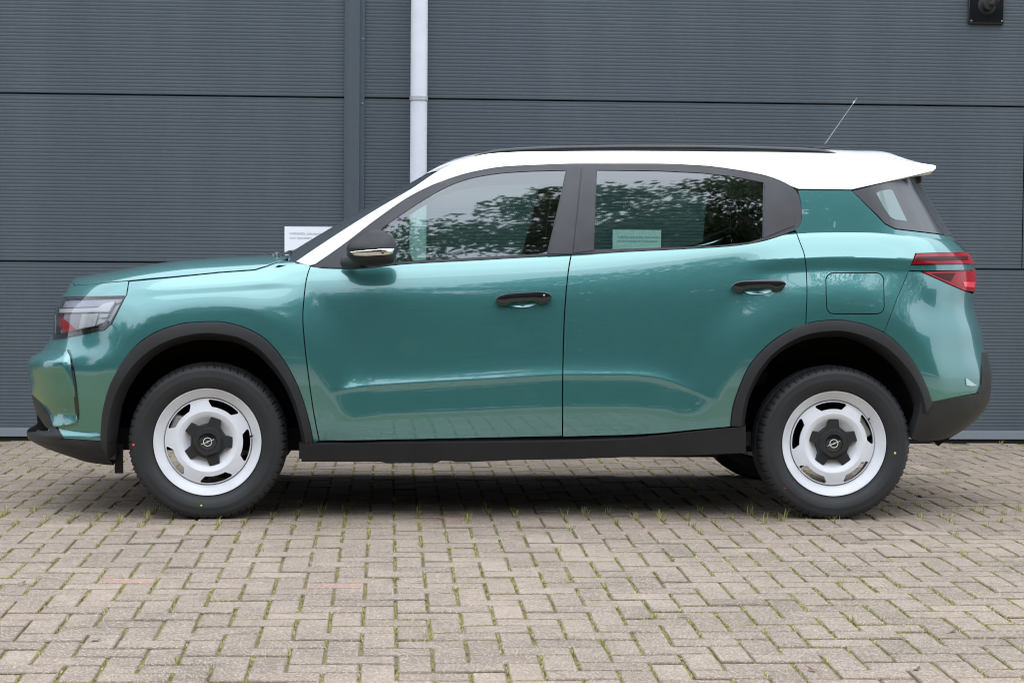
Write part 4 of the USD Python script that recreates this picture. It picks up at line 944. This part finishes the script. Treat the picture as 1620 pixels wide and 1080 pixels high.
def rim_disc():
    prof = [(.0, .042), (.060, .042), (.072, .036), (.088, .030), (.100, .018), (.112, .006), (.128, .001), (.145, .006), (.165, .014), (.178, .021), (.1815, .0235), (.1820, .026),
            (.1820, .036), (.165, .026), (.145, .014), (.128, .010), (.112, .015), (.100, .027), (.088, .039), (.072, .045), (.0, .050)]
    seg = 180; pts = np.array(prof); cs = m3.CrossSection([ccw(sg.Polygon(pts))])
    body = m3.Manifold.revolve(cs, seg)     # axis z = height
    for k in range(5):
        q = np.linspace(-.43, .43, 14)
        out = [(.1770*math.cos(a), .1770*math.sin(a)) for a in q]; inn = [(.1475*math.cos(a)*1.0, .1475*math.sin(a)) for a in np.linspace(.30, -.30, 10)]
        P = sg.Polygon(out+inn).buffer(-.006).buffer(.006); c = m3.CrossSection([ccw(P)])
        body = body - m3.Manifold.extrude(c, .2).translate((0, 0, -.1)).rotate((0, 0, 72*k))
    me = body.to_mesh(); v = me.vert_properties[:, :3].copy(); return trimesh.Trimesh(np.c_[v[:, 0], v[:, 2], v[:, 1]], me.tri_verts[:, ::-1], process=False)
def star():
    pts = []
    for k in range(5):
        a = math.radians(90 + 72*k); 
        for da, r in ((-.21, .113), (.21, .113)): pts.append((a+da, r))
        for da, r in ((.36, .078), (2*math.pi/5-.36, .078)): pts.append((a+da, r))
    P = sg.Polygon([(r*math.cos(a), r*math.sin(a)) for a, r in pts]).buffer(-.0025).buffer(.0025)
    ms = []
    lo = m3.Manifold.extrude(m3.CrossSection([ccw(P)]), .028, 0, 0, (.93, .93))
    up = m3.Manifold.cylinder(.020, .066, .054, 60).translate((0, 0, .024))
    pocket = m3.Manifold.cylinder(.02, .0385, .0385, 48).translate((0, 0, .038))
    m = ((lo + up) - pocket).to_mesh(); v = m.vert_properties[:, :3]; return trimesh.Trimesh(np.c_[v[:, 0], -v[:, 2], v[:, 1]], m.tri_verts, process=False)
T_, RD_, ST_ = tyre(), rim_disc(), star()
LIP = lathe([(.224, -.078), (.2262, -.083), (.2255, -.0865), (.222, -.0865), (.2195, -.083), (.213, -.076), (.205, -.068), (.197, -.060), (.190, -.054), (.1868, -.051), (.1862, -.044), (.1845, -.043), (.1842, -.036), (.190, .02), (.196, .06), (.215, .09)], 160)
def wheel(cx, side, rot, cap, spots):
    w = thing('wheel', parent=car); P = w.GetPath().pathString
    M = lambda m: (m if side < 0 else flip(m))
    def put(m, a=0.0):
        m = m.copy(); m.apply_transform(trimesh.transformations.rotation_matrix(-a, [0, 1, 0])); m = M(m); m.apply_translation((cx, side*.785, WR-.006)); return m
    ty = obj('tyre', put(T_, rot), rubber, w, smooth=35)
    rm = obj('rim', put(LIP), rim_white, w, smooth=40)
    d = RD_.copy(); d.apply_translation((0, -.076, 0)); obj('rim_disc', put(d, rot), rim_white, w, smooth=30)
    s = ST_.copy(); s.apply_translation((0, -.036, 0)); obj('centre_cap', put(s, cap), cap_black, w, smooth=25)
    c = lathe([(0, -.0775), (.034, -.0775), (.0375, -.076), (.0383, -.07)], 40); obj('cap_disc', put(c), gloss_black, w, smooth=40)
    # ring and bolt emblem
    ring = lathe([(.0160, -.0775), (.0160, -.0795), (.0188, -.0795), (.0188, -.0775)], 48)
    b = [(-.0275, -.0125), (-.002, -.0005), (.0012, .0075), (.0275, .0125), (.004, .0008), (-.0012, -.0075)]
    b = [(-.0275, -.011), (.0035, .0005), (-.0035, .0045), (.0275, .0118), (-.0035, -.0005), (.0035, -.0045)]
    bolt = extr(sg.Polygon([(-.0275, -.0118), (-.0275, -.0098), (.0010, .0016), (-.0040, .0042), (.0055, .0040), (.0275, .0118), (.0275, .0098), (-.0010, -.0016), (.0040, -.0042), (-.0055, -.0040)]), -.080, -.0775)
    obj('emblem', put(cat(ring, bolt)), plain('emblem_%d%d' % (cx > 0, side > 0), (.62, .62, .63), .35), w)
    vs = tube([(.188, -.062, .0), (.186, -.075, .0), (.180, -.085, .0)], .0042, 10); obj('valve', put(vs, rot + math.radians(13)), black_plastic, w, smooth=True)
    obj('brake_disc', put(lathe([(.05, -.02), (.135, -.02), (.135, .004), (.05, .004)], 60)), iron, w, smooth=30)
    cal = rbox(.085, .172, -.035, .03, -.06, .06, .012, 8); obj('caliper', put(cal, math.radians(160 if cx < 0 else 30)), plain('caliper_grey_%d_%d' % (cx > 0, side > 0), (.42, .41, .40), .5, metallic=.3), w, smooth=40)
    for (dx, dz, m_) in spots:
        dd = trimesh.creation.icosphere(1, .0058); dd.apply_scale((1, .4, 1)); dd.apply_translation((cx+dx, side*(.785+.110), WR-.006+dz)); obj('paint_dot', dd, m_, w)
def pxd(px, py, cx, cz): return ((px-cx)/372., -(py-cz)/372.)
rf_, rr_ = math.radians(-5.5), math.radians(21.8)
wheel(-WB, -1, rf_, math.radians(-19.5-36+36), [pxd(319, 797, 327.5, 698) + (yellow_dot,), pxd(214, 702, 327.5, 698) + (red_dot,)])
wheel(WB, -1, rr_, math.radians(-18+18), [pxd(1417, 713, 1320.5, 699) + (yellow_dot,), pxd(1241, 769, 1320.5, 699) + (red_dot,)])
wheel(-WB, 1, .3, .2, []); wheel(WB, 1, .9, .4, [])
part('axle', tube([(WB, -.7, WR-.02), (WB, .7, WR-.02)], .045, 12), void_black)

# ---------------------------------------------------------------- cabin
def seat(x, y):
    t = thing('seat', parent=car)
    c = rbox(x-.28, x+.24, y-.25, y+.25, .52, .68, .06); obj('cushion', c, seat_cloth, t, smooth=40)
    b = rbox(-.07, .07, -.24, .24, 0, .60, .06); b.apply_transform(trimesh.transformations.rotation_matrix(math.radians(16), [0, 1, 0])); b.apply_translation((x+.24, y, .62)); obj('seat_back', b, seat_cloth, t, smooth=40)
    h = rbox(-.05, .05, -.13, .13, 0, .17, .045); h.apply_transform(trimesh.transformations.rotation_matrix(math.radians(10), [0, 1, 0])); h.apply_translation((x+.42, y, 1.235)); obj('headrest', h, seat_cloth, t, smooth=40)
seat(-.16, -.37); seat(-.16, .37)
rb = thing('rear_bench', parent=car)
obj('cushion', rbox(.55, 1.1, -.65, .65, .55, .70, .06), seat_cloth, rb, smooth=40)
b = rbox(-.07, .07, -.65, .65, 0, .50, .06); b.apply_transform(trimesh.transformations.rotation_matrix(math.radians(18), [0, 1, 0])); b.apply_translation((1.02, 0, .64)); obj('seat_back', b, seat_cloth, rb, smooth=40)
for y in (-.40, .0, .40): h = rbox(1.14, 1.24, y-.12, y+.12, 1.14, 1.27, .04); obj('headrest', h, seat_cloth, rb, smooth=40)
part('dashboard', rbox(-.98, -.52, -.72, .72, .72, 1.075, .06), dash_grey, smooth=40)
part('tunnel', box(-.9, 1.2, -.7, .7, .30, .36), dash_grey)
q = np.linspace(0, 2*np.pi, 40); sw = np.c_[np.zeros(40), .175*np.cos(q), .175*np.sin(q)]; th = math.radians(-24); Rm = np.array([[math.cos(th), 0, math.sin(th)], [0, 1, 0], [-math.sin(th), 0, math.cos(th)]])
part('steering_wheel', cat(tube(sw @ Rm.T + [-.44, -.37, .985], .016, 10, False), rbox(-.50, -.43, -.45, -.29, .94, 1.02, .02)), dash_grey, smooth=True)
part('headlining', ruled([np.c_[xe[2:-14]+.04, t*we[2:-14]*.93, zr[2:-14]-.02 + .0*xe[2:-14]] for t in np.linspace(-1, 1, 5)]), plain('headlining_grey', (.35, .35, .34), .9))
part('parcel_panel', box(1.3, 1.95, -.68, .68, 1.0, 1.03), dash_grey)

# ================================================================== TREES ACROSS THE YARD (they show in the paint and glass)
leafm = mat('green_leaves', {'a': ('attribute', {'attribute': 'tone'}), 'r': ('rgb_ramp', {'ramp': [(0.0, (0.016, 0.032, 0.012)), (0.6, (0.032, 0.058, 0.022)), (1.0, (0.058, 0.088, 0.034))]}), 'p': ('principled_bsdf', {'roughness': 0.6}), 't': ('translucent_bsdf', {}), 'x': ('mix_closure', {'fac': 0.3})},
    [('a.fac', 'r.fac'), ('r.color', 'p.base_color'), ('r.color', 't.color'), ('p.BSDF', 'x.closure1'), ('t.BSDF', 'x.closure2')], surface='x.closure')
bark = grained('bark', (0.06, 0.05, 0.04), 0.9)
def tree(x, y, h, r, seed, label):
    rs = np.random.default_rng(seed); t = thing('tree', label, 'tree', (x, y, float(ground_z(y))-.02), 'trees mirrored in the car')
    tr = tube([(0, 0, 0), (.1, 0, h*.3), (-.05, .1, h*.6), (0, 0, h*.85)], [.22, .17, .11, .03], 10)
    limbs = [tube([(0, 0, h*k), (math.cos(a)*r*.5, math.sin(a)*r*.5, h*k+1.2), (math.cos(a)*r*.85, math.sin(a)*r*.85, h*k+1.8)], [.08, .05, .02], 7) for k, a in zip(np.linspace(.3, .7, 8), rs.uniform(0, 6.28, 8))]
    obj('trunk', cat(tr, *limbs), bark, t, smooth=True)
    n = 13500; cl = []
    for k in range(110):
        u = rs.normal(size=3); u /= np.linalg.norm(u); rad = rs.uniform(.35, 1)**.5
        zc = h*.53 + u[2]*h*.47*rad; wr = r*(1-.45*max(0, (zc-h*.5)/(h*.5))); cl.append((u[0]*wr*rad, u[1]*wr*rad, zc, rs.uniform(.4, 1.0)))
    cl = np.array(cl); k = rs.integers(0, len(cl), n*2); off = rs.normal(size=(n*2, 3)); off /= np.linalg.norm(off, axis=1)[:, None]; c = cl[k, :3] + off*cl[k, 3:]*(rs.uniform(0, 1, (n*2, 1))**.4)*[1.15, 1.15, .8]
    a = rs.normal(size=(n*2, 3)); a /= np.linalg.norm(a, axis=1)[:, None]; b = np.cross(a, rs.normal(size=(n*2, 3))); b /= np.linalg.norm(b, axis=1)[:, None]; s = rs.uniform(.045, .105, (n*2, 1))
    v = np.stack([c-a*s, c+b*s*.55, c+a*s, c-b*s*.55], 1).reshape(-1, 3); i = np.arange(n*2)[:, None]*4; f = np.vstack([i+[0, 1, 2], i+[0, 2, 3]])
    g = usdkit.mesh(stage, path_for('crown', t), (v, f), leafm); add_tone(g, np.repeat(np.clip(rs.normal(.5, .2, n*2), 0, 1), 4))
TL = 'leafy green tree across the yard seen only as a reflection in the windows'
for k, (x, y, h, r) in enumerate([(-12, -17, 7.4, 3.2), (-6.5, -17.5, 8.2, 3.4), (-2.6, -16.5, 7.5, 2.9), (1.4, -16.5, 11.2, 3.2), (4.9, -16.2, 12.6, 3.3), (8.3, -17, 11.6, 3.2), (12, -17, 12.0, 3.6), (6.7, -18.8, 13.0, 3.0), (3.1, -18.6, 12.0, 3.0), (-.6, -18.6, 8.6, 2.8), (-15, -10, 6.5, 2.8), (-16.5, -3.5, 6.0, 2.6), (16.5, -18, 10.5, 3.8), (-18, -18, 8.5, 3.6)]):
    tree(x, y, h, r, 100+k, TL)
hr = np.random.default_rng(3); n = 70000
c = np.c_[hr.uniform(-26, 28, n), hr.normal(-15.5, .45, n), 5.0*hr.uniform(0, 1, n)**1.35 + .05]; a = hr.normal(size=(n, 3)); a /= np.linalg.norm(a, axis=1)[:, None]; b = np.cross(a, hr.normal(size=(n, 3))); b /= np.linalg.norm(b, axis=1)[:, None]; s = hr.uniform(.12, .26, (n, 1))
v = np.stack([c-a*s, c+b*s*.6, c+a*s, c-b*s*.6], 1).reshape(-1, 3); i = np.arange(n)[:, None]*4
H2 = np.c_[hr.normal(-19, .5, n), hr.uniform(-16, 2, n), np.abs(hr.normal(0, 1.1, n))+.05]
second = hr.random(n) < .2; c = np.where(second[:, None], H2, c); v = np.stack([c-a*s, c+b*s*.6, c+a*s, c-b*s*.6], 1).reshape(-1, 3)
g = usdkit.mesh(stage, path_for('hedge', None), (v, np.vstack([i+[0, 1, 2], i+[0, 2, 3]])), leafm); add_tone(g, np.repeat(np.clip(hr.normal(.4, .2, n), 0, 1), 4)); tag(g, 'dark green hedge across the yard mirrored in the doors', 'hedge', kind='stuff')
